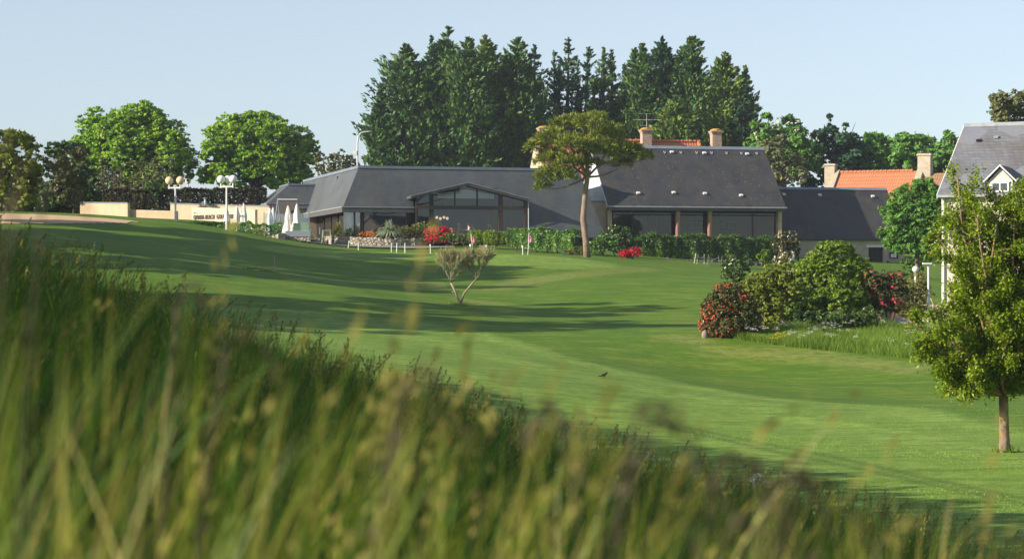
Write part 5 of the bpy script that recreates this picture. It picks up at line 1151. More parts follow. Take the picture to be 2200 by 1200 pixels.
for i, (px, top, hw, d, pxb, lm, dens, ex, lean, low, sp, lab) in enumerate((
  (872, 94, 78, 238, 868, 'cypress', 1.25, .62, -.1, .02, 1.0, 'broad dark cypress at the left end of the row, first tall tip'),
  (932, 93, 42, 244, 925, 'cypress_blue', .9, .7, .1, .02, .9, 'narrow cypress with a curved tip right of the first broad one'),
  (962, 58, 62, 246, 960, 'cypress', 1.1, .8, .15, .02, 1.0, 'tallest cypress of the row with twin windblown tips'),
  (1004, 82, 70, 236, 1000, 'cypress', 1.3, .6, .1, .02, 1.0, 'dense bright cypress in front of the tallest one'),
  (1042, 78, 76, 241, 1040, 'cypress_gold', 1.2, .6, -.1, .02, 1.0, 'wide rounded cypress in the middle of the dense left mass'),
  (1110, 82, 66, 238, 1105, 'cypress', 1.25, .55, 0, .02, 1.0, 'cypress at the right of the dense mass with a sharp yellow tip'),
  (1150, 97, 40, 246, 1148, 'cypress_blue', .5, .6, -.2, .25, .8, 'thin cypress with a tip bent left behind the brick chimney'),
  (1222, 80, 50, 244, 1218, 'cypress_blue', .5, .62, -.1, .22, .75, 'open cypress with a tall spire and sky gaps below it'),
  (1262, 102, 40, 248, 1258, 'cypress_blue', .45, .6, .25, .2, .75, 'open cypress with windswept tip right of the tall spire'),
  (1296, 104, 38, 242, 1292, 'cypress', .55, .65, .2, .18, .85, 'cypress above the broad pine crown, slightly brown'),
  (1314, 108, 36, 247, 1312, 'cypress_blue', .85, .75, -.1, .2, .8, 'slender cypress with a plain pointed tip left of the gap'),
  (1362, 104, 46, 245, 1358, 'cypress', .95, .7, .25, .1, .9, 'cypress with a leaning tip left of the two high right hand crowns'),
  (1381, 94, 50, 240, 1380, 'cypress', 1.1, .75, -.05, .03, 1.0, 'cypress with a neat spire standing above the television aerial'),
  (1424, 80, 74, 243, 1425, 'cypress_blue', 1.2, .6, -.2, .02, 1.0, 'high cypress with a broken double crown in the right half of the row'),
  (1486, 78, 78, 240, 1478, 'cypress', 1.25, .72, .2, .02, 1.0, 'high cypress with tip curved right above the right brick chimney'),
  (1556, 114, 70, 238, 1556, 'cypress_gold', 1.2, .72, .15, .02, 1.0, 'outermost tall cypress at the right end of the row'),
  (1452, 205, 60, 234, 1450, 'cypress_gold', 1.1, .5, .1, .02, 1.0, 'lower golden green cypress standing before the high right hand crowns'),
  (1600, 178, 32, 236, 1596, 'cypress_blue', .8, .6, .35, .02, .9, 'short cypress leaning right at the very end of the row'))):
    cypress(lab, px, top, hw, d, pxb, lm, dens, i + 1, ex, lean, low, sp)

# ---- pine in front of the clubhouse
def umbrella_pine():
    rng = np.random.default_rng(11); d = 160; g = gp(1261, d); t = thing('pine_tree', 'leaning umbrella pine with bare trunk in front of the clubhouse', 'pine', g)
    W_ = lambda px, py, dy=0: P(px, py, d + dy) - g
    tr = [W_(1262, 556), W_(1259, 520), W_(1253, 470), W_(1257, 420), W_(1262, 380), W_(1262, 345), W_(1250, 310), W_(1240, 285)]
    tr[0][2] = -.3
    obj('trunk', MB().tube(tr, [.27, .23, .215, .19, .17, .15, .12, .07], 10), BK['pine'], t, True)
    obj('branch_stub', MB().tube([W_(1254, 467), W_(1247, 463)], [.12, .07], 7), BK['pine'], t)
    lob = [(1225,270,45,24),(1270,265,42,24),(1305,290,38,22),(1185,300,40,24),(1150,318,24,18),(1290,325,50,26),(1235,315,48,26),(1345,330,36,18),(1375,335,20,16),(1335,352,30,16),(1188,345,40,26),(1175,380,28,24),(1168,402,16,16),(1205,378,34,20),(1225,352,36,22),(1270,355,22,14),(1386,338,18,13),(1352,318,28,12),(1310,308,40,14)]
    lb = [(q[0], q[1], q[2], q[3]*.96, q[4]*.94, q[5]*.92) for q in lobes_px(lob, d, 1.1, .7, seed=3)]; m = MB()
    for i, q in enumerate(lb):
        e = np.array(q[:3]) - g; s = tr[4 + i % 3]; k = np.linspace(0, 1, 5)[:, None]; m.tube(s*(1-k) + (e + [0, 0, -.15])*k + np.sin(k*3.1)*np.array([0, 0, -.25]) + rng.normal(0, .06, (5, 3))*k, [.1, .085, .065, .045, .02], 6)
        for j in range(5): e2 = e + unit(rng, 1)[0]*np.array(q[3:])*.8; m.tube([s*.25 + e*.75, (e+e2)/2, e2], [.035, .025, .01], 4)
    obj('branch', m, BK['pine'], t, True)
    # needle tufts
    n = 1150; a = np.array(lb); pk = rng.choice(len(a), n, p=(a[:, 3]*a[:, 5])/(a[:, 3]*a[:, 5]).sum()); u = unit(rng, n); u[:, 2] = np.where(u[:, 2] < -.3, -u[:, 2]*.6, u[:, 2]); c = a[pk, :3] + u*a[pk, 3:]*rng.uniform(.55, 1.05, n)[:, None]
    per = 30; i = np.repeat(np.arange(n), per); dd = u[i]*.7 + np.array([0, 0, .45]) + rng.normal(0, .55, (n*per, 3)); dd /= np.linalg.norm(dd, axis=1)[:, None]; ln = rng.uniform(.2, .36, n*per)
    v, f = leaf_faces(c[i] - g + dd*(ln*.6)[:, None] + rng.normal(0, .07, (n*per, 3)), dd, rng.normal(size=(n*per, 3)), ln, ln*.2, .02); link('crown', mesh_np('crown', v, f), L['pine'], t)
umbrella_pine()

# ---- trees on the right
def candles(n, size=.2):
    def f(rng, t, g, lb): petals(rng, lb, n, size, 'cream', t, g, 'blossom', (0, -.8, .2), 4)
    return f
tree('horse_chestnut', 'horse chestnut with cream candles just right of the cypress row', 1680, 232, [(1655,270,35,20),(1690,280,45,26),(1720,305,36,30),(1660,310,48,36),(1700,335,55,40),(1650,350,45,40),(1640,300,30,30),(1740,330,30,36)], 'chestnut', 700, 11, .55, r0=.35, seed=21, extra=candles(110), crad=.34)
tree('brown_twig_tree', 'twiggy pale brown tree against the right end of the hall roof', 1668, 222, [(1668,330,28,40),(1690,345,35,40),(1655,370,24,34),(1705,375,30,30)], 'scrub', 380, 9, .34, r0=.14, seed=22, crad=.34, n=30, hk=.3)
tree('dark_pine', 'dark blue green pine with a pointed top above the barn', 1786, 234, [(1784,264,11,18),(1783,295,22,26),(1812,280,12,20),(1760,315,30,30),(1800,325,42,34),(1820,355,42,36),(1770,360,45,36),(1745,375,28,26),(1785,395,60,22),(1745,295,9,22),(1838,340,22,26)], 'cypress_blue', 900, 11, .42, r0=.3, seed=23, crad=.36, bark='dark')
for px, lob, lab, sd_ in ((1872, [(1868,310,34,20),(1885,325,40,32),(1860,345,42,36),(1890,360,45,30)], 'horse chestnut with cream candles right of the dark pine', 24),
     (1966, [(1965,300,38,18),(1950,320,42,32),(1985,325,40,32),(1965,350,58,36),(1925,345,30,30),(1935,375,50,24)], 'rounded horse chestnut behind the orange roofed cottage', 25),
     (2050, [(2052,305,26,20),(2045,330,34,30),(2030,355,40,28),(2065,345,40,34)], 'horse chestnut rising beside the slate house roof', 26)):
    tree('horse_chestnut', lab, px, 236, lob, 'chestnut', 620, 11, .55, r0=.35, seed=sd_, extra=candles(45), crad=.34)
tree('birch_tree', 'thin drooping birch above the slate house ridge', 2166, 140, [(2140,225,20,18),(2165,218,30,24),(2185,232,26,26),(2150,245,26,20),(2190,255,26,24),(2205,215,22,22)], 'scrub', 420, 10, .22, r0=.14, seed=27, crad=.5, bark='grey', n=16, hk=.7, inner=.5)
def big_leaf(rng, t, g, lb): pass
tree('young_chestnut', 'dense green chestnut in front of the barn end', 1968, 156, [(1990,418,34,30),(1955,432,40,30),(2005,440,34,40),(1930,460,36,32),(1975,470,55,42),(1920,498,32,28),(2000,490,40,45),(1955,515,50,30),(1925,520,26,18),(2010,530,30,26),(1985,400,24,14)], 'chestnut', 2200, 12, .34, r0=.16, seed=28, crad=.26, hk=.3, n=8, aspect=.36, up=.55, den=7, cs=.75, inner=.5)
shrub('ivy_bush', 'dark ivy clad bush under the young chestnut', 1962, 160, [(1960,560,24,26),(1978,548,22,30),(1950,582,18,16)], 'shrub', 160, 10, .22, seed=29)

# ---- shrubs before the clubhouse
def flowers(n, size, mat, bias=(0, -.6, .3), cl=3):
    def f(rng, t, g, lb): petals(rng, lb, n, size, mat, t, g, 'blossom', bias, cl)
    return f
def spiky(name, label, px, d, ybase, rad, n, mat, ln, w, seed=0, cat='plant', droop=1.0):
    rng = np.random.default_rng(seed); g = P(px, ybase, d); t = thing(name, label, cat, g); az = rng.uniform(0, 6.283, n); el = rng.uniform(.35, 1.5, n); l = ln*rng.uniform(.7, 1.15, n)
    k = np.linspace(0, 1, 6); h = np.c_[np.cos(az), np.sin(az), np.zeros(n)]; s = np.c_[-np.sin(az), np.cos(az), np.zeros(n)]
    ctr = h[:, None]*(np.cos(el)*l)[:, None, None]*(k + .25*k*k)[None, :, None]; ctr[..., 2] = (np.sin(el)*l)[:, None]*k - droop*(l*np.cos(el)**.5*.75)[:, None]*k**2.4
    wd = w*(1 - k)**.6*(.4 + .6*np.minimum(k*5, 1)); v = np.stack([ctr - s[:, None]*wd[None, :, None]/2, ctr + s[:, None]*wd[None, :, None]/2], 2).reshape(n*12, 3) + [0, 0, .05]
    b = (np.arange(n)*12)[:, None, None]; j = (np.arange(5)*2)[None, :, None]; f = (b + j + np.array([0, 1, 3, 2])[None, None]).reshape(-1, 4)
    link('leaves', mesh_np('leaves', v, f), L[mat], t); obj('stem', MB().tube([(0, 0, -.3), (0, 0, .15)], .08, 6), BK['grey'], t); return t
spiky('sedge_clump', 'tawny arching sedge clump at the left end of the planter', 727, 179.5, 506, 1, 520, 'sedge', 1.35, .05, 1)
shrub('low_green_shrub', 'small dark green shrub right of the sedge clump', 748, 180, [(750,500,13,8)], 'shrub', 60, 9, .14, base=P(750, 508, 180))
shrub('azalea', 'low mound of orange flowers on the planter wall', 791, 179.6, [(784,505,14,6),(800,504,14,7)], 'orange', 90, 12, .12, base=P(792, 510, 179.6))
spiky('spiky_cordyline', 'large grey green spiky plant spilling over the planter wall', 836, 178.8, 503, 1, 260, 'grey', 1.55, .10, 2, droop=1.1)
shrub('olive_shrub', 'pale olive rounded shrub at the right end of the planter', 888, 180, [(880,496,26,14),(905,493,22,14),(890,505,34,10)], 'olive', 260, 11, .16, base=P(888, 514, 180))
shrub('dark_small_shrub', 'dark green shrub behind the pale olive one', 915, 182, [(914,494,16,14),(920,505,14,12)], 'shrub', 110, 10, .15, base=P(914, 514, 182))
shrub('azalea', 'tall crimson azalea under the gabled window', 940, 177, [(932,502,22,14),(948,499,20,12),(940,512,26,9)], 'dark', 130, 10, .14, base=P(940, 520, 177), extra=flowers(260, .15, 'red', (0, -.5, .4)))
shrub('dark_ground_shrub', 'dark leafy shrub right of the crimson azalea', 972, 176, [(960,510,18,9),(982,510,20,10)], 'shrub', 120, 10, .15, base=P(972, 520, 176), extra=flowers(4, .14, 'red'))
shrub('grey_shrub', 'loose grey green shrub left of the clipped box bushes', 998, 176, [(995,512,20,11),(1012,516,16,9)], 'scrub', 130, 10, .15, base=P(998, 523, 176))
shrub('box_ball', 'clipped yellow green box bush, paler and further left', 1024, 174, [(1023,504,17,11),(1030,511,20,13),(1014,510,11,12)], 'box', 1000, 12, .08, cs=.28, base=P(1025, 525, 174), crad=.14, cut=.9)
shrub('box_ball', 'clipped yellow green box bush, larger with flat top beside the first', 1064, 173, [(1056,509,20,15),(1080,511,18,14),(1066,514,29,12)], 'box', 1500, 12, .08, cs=.28, base=P(1066, 526, 173), crad=.14, cut=.9)
hedge('camellia_hedge', 'thick glossy green hedge before the slate slope beside the pine', [(1106, 171, 492, 530), (1150, 170, 494, 535), (1200, 169, 498, 540), (1250, 168, 499, 545)], 2.0, 'shrub', 300, .15, seed=3, lump=.10)
shrub('hosta_clump', 'pale leafy low plants at the foot of the glossy hedge', 1225, 166, [(1215,541,16,6),(1240,539,18,7)], 'olive', 70, 9, .2, base=P(1226, 545, 166))
shrub('young_shrub', 'medium green shrub right of the pine trunk', 1290, 167, [(1285,530,22,16),(1300,520,20,18)], 'shrub', 200, 10, .2, base=P(1290, 548, 167))
shrub('viburnum', 'tall brownish viburnum in front of the hall corner', 1334, 169, [(1325,505,26,16),(1345,510,28,18),(1335,525,34,18),(1318,495,14,12)], 'camellia', 330, 11, .2, base=P(1334, 552, 169), bark='grey', stems=14, extra=flowers(20, .12, 'cream'))
shrub('azalea', 'low scarlet azalea at the left end of the mossy wall', 1355, 164, [(1345,545,14,7),(1364,542,13,9)], 'dark', 80, 10, .13, base=P(1355, 553, 164), extra=flowers(200, .14, 'red', (0, -.5, .4)))
hedge('long_hedge', 'long wavy green hedge in front of the dining hall', [(1370, 175, 507, 556), (1420, 175.5, 510, 557), (1480, 176, 508, 558), (1540, 176.5, 511, 560), (1600, 177, 513, 562), (1670, 178, 516, 566), (1700, 178.5, 519, 566)], 2.2, 'hedge_green', 300, .15, seed=5, lump=.14)
shrub('brown_shrub', 'brownish twiggy shrub at the right corner of the hall', 1690, 174, [(1680,520,22,18),(1700,512,18,16),(1695,535,24,16)], 'brown', 260, 10, .2, base=P(1690, 566, 174), stems=16, extra=flowers(20, .12, 'cream'))
shrub('fern_clump', 'bright green ferny clump before the low mossy wall', 1640, 150, [(1640,552,14,10),(1646,543,8,6)], 'laurel', 70, 10, .2, base=P(1640, 568, 150))
shrub('elder_bush', 'pale flowering bush beside the rounded boulder', 1690, 142, [(1682,560,20,12),(1694,552,14,10)], 'olive', 120, 10, .18, base=P(1688, 575, 142), extra=flowers(26, .16, 'whitefl'))

# ---- bare pruned tree on the slope
def pruned():
    rng = np.random.default_rng(15); d = 115; g = gp(990, d); t = thing('pruned_tree', 'small forked tree with a wide fan of thin pale twigs on the open slope', 'tree', g); W_ = lambda px, py, dy=0: P(px, py, d + dy) - g
    m = MB(); b = [W_(989, 660), W_(986, 648), W_(978, 625), W_(969, 607)]; m.tube(b, [.095, .07, .055, .05], 8); c = [W_(990, 650), W_(997, 630), W_(1012, 612), W_(1024, 598)]; m.tube(c, [.06, .05, .045, .035], 8)
    m.tube([W_(978, 625), W_(971, 628)], [.04, .025], 6); obj('trunk', m, BK['pale'], t, True)
    m = MB(); tw = MB(); segs = []
    def grow(p, dr, ln, r, lv):
        q = p + dr*ln*.5 + rng.normal(0, .04, 3)*ln; e = p + dr*ln + rng.normal(0, .05, 3)*ln; m.tube([p, q, e], [r, r*.8, r*.55], 5); segs.append((p, e))
        if lv < 3:
            for k in range(3 if lv else 4):
                nd = dr + rng.normal(0, .42, 3)*np.array([1.1, .9, .5]) + np.array([0, 0, .30]); nd /= np.linalg.norm(nd); grow(q if k == 0 and lv else e, nd, ln*rng.uniform(.55, .85), r*.55, lv + 1)
    for s, ds in ((np.array(b[3]), ((-.45, 0, .9), (-.1, .3, 1), (.35, -.2, 1), (.75, -.1, .85), (.05, -.4, 1))), (np.array(c[3]), ((.55, 0, .85), (.2, .3, 1), (-.3, -.2, 1), (-.65, .15, .85), (.35, -.35, 1)))):
        for q in ds: q = np.array(q); grow(s, q/np.linalg.norm(q), rng.uniform(.5, .72), .024, 0)
    obj('branch', m, BK['pale'], t, True)
    n = 26; A_ = np.repeat(np.array([q[0] for q in segs]), n, 0); E_2 = np.repeat(np.array([q[1] for q in segs]), n, 0); k = rng.random(len(A_))[:, None]; p = A_*(1-k) + E_2*k; dd = (E_2 - A_); dd /= np.linalg.norm(dd, axis=1)[:, None]; dd = dd + rng.normal(0, .5, p.shape) + [0, 0, .25]; dd /= np.linalg.norm(dd, axis=1)[:, None]
    keep = p[:, 2] > 1.0; p, dd = p[keep], dd[keep]; ln = rng.uniform(.10, .30, len(p)); v, f = leaf_faces(p + dd*(ln/2)[:, None], dd, rng.normal(size=p.shape), ln, np.full(len(p), .0115), 0); link('twigs', mesh_np('twigs', v, f), L['twig'], t)
    pk = rng.integers(0, len(p), 600); v, f = leaf_faces(p[pk] + dd[pk]*(ln[pk]*rng.uniform(.3, 1, 600))[:, None] + rng.normal(0, .03, (600, 3)), rng.normal(size=(600, 3)), rng.normal(size=(600, 3)), np.full(600, .05), np.full(600, .028)); link('leaf_buds', mesh_np('leaf_buds', v, f), L['scrub'], t)
pruned()

# ---- shrub bed in the middle right
def dr_(px, py): return float(ray(px, py, 60)[1])
_d0 = dr_(1562, 724)
print('bed', _d0, dr_(1785, 708), dr_(1908, 702))
shrub('camellia_bush', 'rounded bush covered in coral red blossoms at the tip of the shrub bed', 1562, _d0, [(1556,650,34,30),(1535,684,28,30),(1588,668,34,38),(1562,702,50,24),(1572,632,24,24),(1528,664,22,24),(1604,698,34,26),(1552,622,16,14),(1515,700,14,18),(1596,640,20,18)], 'rust', 2600, 13, .10, cs=.5, extra=flowers(760, .07, 'coral', (-.5, -.6, .1), 3), stems=9, crad=.3)
shrub('upright_shrub', 'upright dark shrub with bare stems above the coral flowered bush', 1582, _d0 + 7, [(1578,575,26,20),(1595,570,18,18),(1570,590,20,14),(1600,590,12,16),(1585,610,16,14)], 'camellia', 230, 11, .13, stems=14, bark='pale', crad=.36)
shrub('brown_green_bush', 'dull olive brown bush between the coral bush and the big laurel', 1650, _d0 + 4, [(1640,610,38,22),(1670,590,30,22),(1650,640,45,32),(1690,620,30,40),(1640,675,34,30),(1650,700,50,24),(1620,640,34,40)], 'willow', 1300, 12, .14, stems=10, crad=.3)
shrub('big_laurel', 'huge rounded yellow green laurel bush in the shrub bed', 1785, dr_(1785, 706) + 3, [(1785,580,58,58),(1750,605,52,52),(1825,600,55,52),(1715,640,42,48),(1790,640,80,58),(1860,635,40,45),(1735,675,50,30),(1800,545,38,26),(1830,670,45,32),(1770,685,60,26),(1700,670,34,30)], 'laurel', 7000, 12, .15, stems=12, aspect=.40, up=.3, crad=.14, flat=.5, r0=.08, cs=.33, den=4, cut=.88)
shrub('dark_inner_shrub', 'low dark leaved shrub in the shade below the big laurel', 1760, dr_(1760, 712), [(1745,690,34,18),(1790,688,36,18),(1715,690,26,20),(1830,692,34,18),(1860,680,30,22)], 'camellia', 620, 11, .15, stems=8)
shrub('pink_camellia', 'open bush with pink red blossoms on pale stems right of the big laurel', 1908, dr_(1908, 704), [(1905,620,36,26),(1925,605,26,20),(1890,640,26,26),(1915,645,34,22),(1880,600,26,20)], 'brown', 700, 11, .12, stems=16, bark='pale', extra=flowers(60, .12, 'pinkfl', (-.1, -.6, .2), 4), crad=.4)
shrub('pale_twig_shrub', 'pale olive twiggy shrub left of the slim lamp post', 1965, dr_(1965, 698) + 1, [(1960,620,28,24),(1975,610,20,20),(1950,640,26,22),(1980,640,20,26),(1960,665,34,18)], 'olive', 620, 11, .11, stems=22, bark='pale', crad=.45)

# ---- young tree at the right
def young_tree():
    rng = np.random.default_rng(21); d = 50; g = gp(2159, d); t = thing('young_tree', 'young leafy tree with lichened trunk on the fairway edge', 'tree', g); W_ = lambda px, py, dy=0.: P(px, py, d + dy) - g
    tr = [W_(2159, 985), W_(2158, 950), W_(2157, 900), W_(2156, 850)]
    obj('trunk', MB().tube(tr, [.155, .115, .10, .10], 14), BK['lichen'], t, True)
    root = np.array(tr[-1]); m = MB(); twigs = []
    def grow(s, e, r, n, lvl):
        k = np.linspace(0, 1, 7)[:, None]; L_ = np.linalg.norm(e - s); pts = s*(1-k) + e*k + np.sin(k*math.pi)*rng.normal(0, .05, 3)*L_ + np.sin(k*6)*rng.normal(0, .015, 3)*L_
        m.tube(pts, np.linspace(r, r*.3, 7), 6)
        if lvl < 2:
            for i in range(n):
                q = rng.uniform(.25, 1.0); s2 = pts[int(q*6)]; dr = (e - s)/L_ + rng.normal(0, .75, 3)*np.array([1, 1, .8]) + [0, 0, .15]; dr /= np.linalg.norm(dr); grow(s2, s2 + dr*L_*rng.uniform(.2, .4)*(1.15 - .5*q), r*.4, 5, lvl + 1)
        if lvl >= 1: twigs.append(pts)
    for q in ((2060,380,-.3),(2085,430,.5),(2110,420,-.5),(2170,430,.4),(2140,480,-.8),(2195,420,-.2),(2225,470,.3),(2062,480,-.4),(2050,560,.2),(2060,560,-.9),(2000,640,-.3),(1960,690,0),(1985,730,-.5),(2010,780,.3),(2010,800,-.6),(2060,660,.9),(2100,560,.9),(2110,640,-1.1),(2160,590,-1.2),(2210,590,.6),(2270,560,0),(2300,650,.4),(2280,740,-.5),(2240,800,-.7),(2100,800,-.9),(2060,790,.5),(2170,720,-1.2),(2170,740,1.1),(2210,670,-1.0),(2300,480,0),(2250,400,.4),(2140,540,.2),(2080,385,.2),(2120,455,.6),(2100,470,-.9),(2070,450,.7),(2180,470,-.5),(2215,445,.5),(2190,400,-.2),(2190,520,1.0),(2150,400,.1),(2230,540,-.6),(2090,600,.2)):
        e = W_(*q); s = root + (np.array([0, 0, .25]) if q[1] < 600 else 0); grow(s, e, .05 if q[1] < 700 else .035, 7, 0)
    obj('branch', m, BK['lichen'], t, True)
    P_, T_, = [], []
    for pts in twigs:
        n = 64; k = rng.uniform(.1, 1.05, n)*6; i = np.clip(k.astype(int), 0, 5); c = pts[i] + (pts[i+1] - pts[i])*(k - i)[:, None]; P_.append(c + rng.normal(0, .075, (n, 3))); T_.append(rng.normal(0, .7, (n, 3)) + (pts[-1]-pts[0])/np.linalg.norm(pts[-1]-pts[0]) + [0, 0, -.25])
    P_, T_ = np.concatenate(P_), np.concatenate(T_); n = len(P_); ln = rng.uniform(.05, .098, n)
    v, f = leaf_faces(P_, T_, rng.normal(0, .6, (n, 3)) + [-.1, 0, .8], ln, ln*.55, .25); link('crown', mesh_np('crown', v, f), L['pear'], t); print('young tree leaves', n)
young_tree()

# ---- trees standing outside the left edge of the frame (they shade the slope)
for i, (x, y, h, w, cl) in enumerate(SHADE):
    rng = np.random.default_rng(60 + i); g = np.array([x, y, hz(x, y)]); lb = [(x + rng.normal(0, w*.35), y + rng.normal(0, w*.35), g[2] + h*(cl + (1 - cl)*q), w*.62, w*.62, h*.2*(1 - cl)) for q in (.2, .38, .54, .7, .84)]
    tree('field_tree', 'broad green field tree standing on the bank left of the view', 500 + i, y, lb, 'maple', 700, 11, .65, r0=.25, base=g, n=5, crad=.4, group='trees beyond the left edge')

hedge('shade_hedge', 'unseen tall hedge added left of the view to shade the near bank', [(CX + F*x/y, y, HY - F*z/y, HY - F*(hz(x, y) - .3)/y) for x, y, z in ((-20.5, 60, 5.2), (-18.6, 52, 5.0), (-15, 40, 4.9), (-12, 29, 4.8), (-10, 19, 4.6), (-8.6, 10, 4.0), (-7.2, 5, 2.7), (-6.2, 1.2, 2.0))], 1.6, 'shrub', 26, .42, seed=9, lump=.12)  # out of view, added and shaped to cast shade over the bank
# ------------------------------------------------------------------ tall grass on the bank
GM = leafmat('meadow_blade', [(.012, .045, .007), (.026, .090, .011), (.062, .165, .015), (.145, .21, .024), (.30, .27, .055)], .4, .5, .3, patch=.5)
HM = leafmat('seed_head', [(.15, .15, .034), (.24, .235, .05), (.32, .30, .07), (.22, .15, .07)], .4, .7, .2, patch=.6)
def ribbons(rng, B, h, lean, az, width, seg=4, curl=1.6):
    n = len(B); k = np.linspace(0, 1, seg + 1); d = np.c_[np.cos(az), np.sin(az)]
    ctr = np.zeros((n, seg + 1, 3)); ctr[..., :2] = B[:, None, :2] + d[:, None]*(h*lean)[:, None, None]*(k**curl)[None, :, None]
    ctr[..., 2] = B[:, 2, None] + h[:, None]*(k - .35*np.minimum(lean, 1.2)[:, None]*k**2.2)
    fa = rng.uniform(0, math.pi, n); s = np.c_[np.cos(fa), np.sin(fa), np.zeros(n)]
    wd = width[:, None]*((1 - k**1.6)*.94 + .06)[None]/2
    v = np.stack([ctr - s[:, None]*wd[..., None], ctr + s[:, None]*wd[..., None]], 2).reshape(-1, 3)
    b = (np.arange(n)*2*(seg + 1))[:, None, None]; j = (np.arange(seg)*2)[None, :, None]
    return v, (b + j + np.array([0, 1, 3, 2])).reshape(-1, 4), ctr
def bank_pts(rng, n, dmin, dmax, side=1.12, extra=1.2):
    d = np.sqrt(rng.uniform(dmin**2, dmax**2, n)); x = rng.uniform(-1, 1, n)*(d*.22*side + extra); return x, d
def on_bank(x, y):
    hb = -1.05 - np.where(x < 0, .36, .265)*x - .041*y; return (hb - Hf(x, y) > .12) & (y < 33.0 + .16*np.clip(x, -8, 8))
def meadow():
    rng = np.random.default_rng(8); x, y = bank_pts(rng, 125000, .9, 35)
    k = on_bank(x, y); x, y = x[k], y[k]
    cl = np.sin(x*2.3 + y*1.1) + np.sin(x*1.1 - y*1.9 + 2) + .8*np.sin(x*5.1 + y*3.7); k = rng.random(len(x)) < .62 + .16*cl; x, y, cl = x[k], y[k], cl[k]
    n = len(x); near = np.exp(-(y/4.5)**2); h = rng.uniform(.38, .82, n)*(1 + .10*cl) + near*rng.uniform(.1, .42, n)
    v, f, _ = ribbons(rng, np.c_[x, y, H(x, y) - .03], h, rng.uniform(.08, .75, n), rng.normal(.3, 1.6, n), rng.uniform(.004, .009, n)*(1 + .35*np.clip(y/30, 0, 1)))
    o = link('tall_grass', mesh_np('tall_grass', v, f), GM); tag(o, 'long uncut green grass covering the near bank', 'grass', kind='stuff'); print('blades', n)
def seedheads():
    rng = np.random.default_rng(9); x, y = bank_pts(rng, 1500, 1.6, 34.5); k = on_bank(x, y); x, y = x[k], y[k]
    hx = [(.42 + .0, .0)]
    n = len(x); h = rng.uniform(.62, 1.05, n)*(1 - .12*np.exp(-(y/3.0)**2)); az = rng.normal(.2, 1.2, n)
    # tall flowering stems near the lens (x at depth y, height)
    hero = [(190, 2.7, 640),  (410, 3.2, 520), (480, 3.4, 600), (690, 2.5, 560), (640, 3.0, 690), (760, 2.8, 700), (880, 2.6, 690), (560, 2.7, 780), (600, 2.3, 740), (1010, 3, 800), (1090, 2.7, 770), (1190, 3.1, 760), (1300, 2.9, 860), (2060, 2.4, 980), (1560, 2.6, 1010), (520, 2.2, 700), (720, 2.1, 780), (840, 3.1, 760), (950, 2.2, 900), (1150, 2.3, 900), (1240, 2.2, 980), (800, 1.9, 900), (640, 2.0, 880), (960, 2.6, 820)]
    hxy = np.array([((px - CX)/F*d - .03, d, (HY - py)/F*d) for px, d, py in hero]); gz = H(hxy[:, 0], hxy[:, 1])
    x = np.r_[x, hxy[:, 0]]; y = np.r_[y, hxy[:, 1]]; h = np.r_[h, np.clip((hxy[:, 2] - gz)*1.12, .4, 1.8)]; az = np.r_[az, rng.normal(.2, .6, len(hero))]; n = len(x)
    lean = rng.uniform(.10, .42, n); z = H(x, y)
    v, f, c = ribbons(rng, np.c_[x, y, z - .03], h, lean, az, rng.uniform(.0025, .0042, n)*(1 + .5*np.clip(y/30, 0, 1)), 6, 2.2)
    per = 34; i = np.repeat(np.arange(n), per); lo_ = np.r_[np.full(n - len(hero), .74), np.full(len(hero), .62)][i]; u = lo_ + (1 - lo_)*rng.random(len(i)); q = u*6; a = np.clip(q.astype(int), 0, 5); p = c[i, a] + (c[i, a+1] - c[i, a])*(q - a)[:, None]
    T = c[i, a+1] - c[i, a]; T /= np.linalg.norm(T, axis=1)[:, None]; wd = .028*np.sin((u - lo_ + .02)/(1.04 - lo_)*math.pi)*np.r_[rng.choice([.2, .35, .6, .9], n - len(hero)), rng.choice([.15, .25, .4], len(hero))][i]; T = T + rng.normal(0, .35, T.shape)
    p = p + rng.normal(0, 1, p.shape)*wd[:, None]*np.array([1, 1, .5]); ln = rng.uniform(.012, .030, len(i))*(1 + .6*np.clip(y[i]/30, 0, 1))
    v2, f2 = leaf_faces(p, T, rng.normal(size=p.shape), ln, ln*.34, .1)
    o = link('seed_head_grass', mesh_np('seed_head_grass', np.r_[v, v2], np.r_[f, f2 + len(v)]), HM); tag(o, 'straw coloured flowering grass stems rising from the near bank', 'grass', kind='stuff')
def broad_leaves():
    rng = np.random.default_rng(10); x, y = bank_pts(rng, 2600, 1.6, 20); k = on_bank(x, y); x, y = x[k], y[k]; n = len(x)
    v, f, _ = ribbons(rng, np.c_[x, y, H(x, y) - .03], rng.uniform(.4, .85, n)*(1 - .12*np.exp(-(y/3.)**2)), rng.uniform(.15, .9, n), rng.uniform(0, 6.28, n), rng.uniform(.010, .018, n), 5)
    o = link('broad_grass', mesh_np('broad_grass', v, f), leafmat('broad_blade', [(.06, .15, .010), (.11, .24, .014), (.20, .30, .02)], .45, .45, .35, patch=.7)); tag(o, 'broad lush green blades among the bank grass', 'grass', kind='stuff')
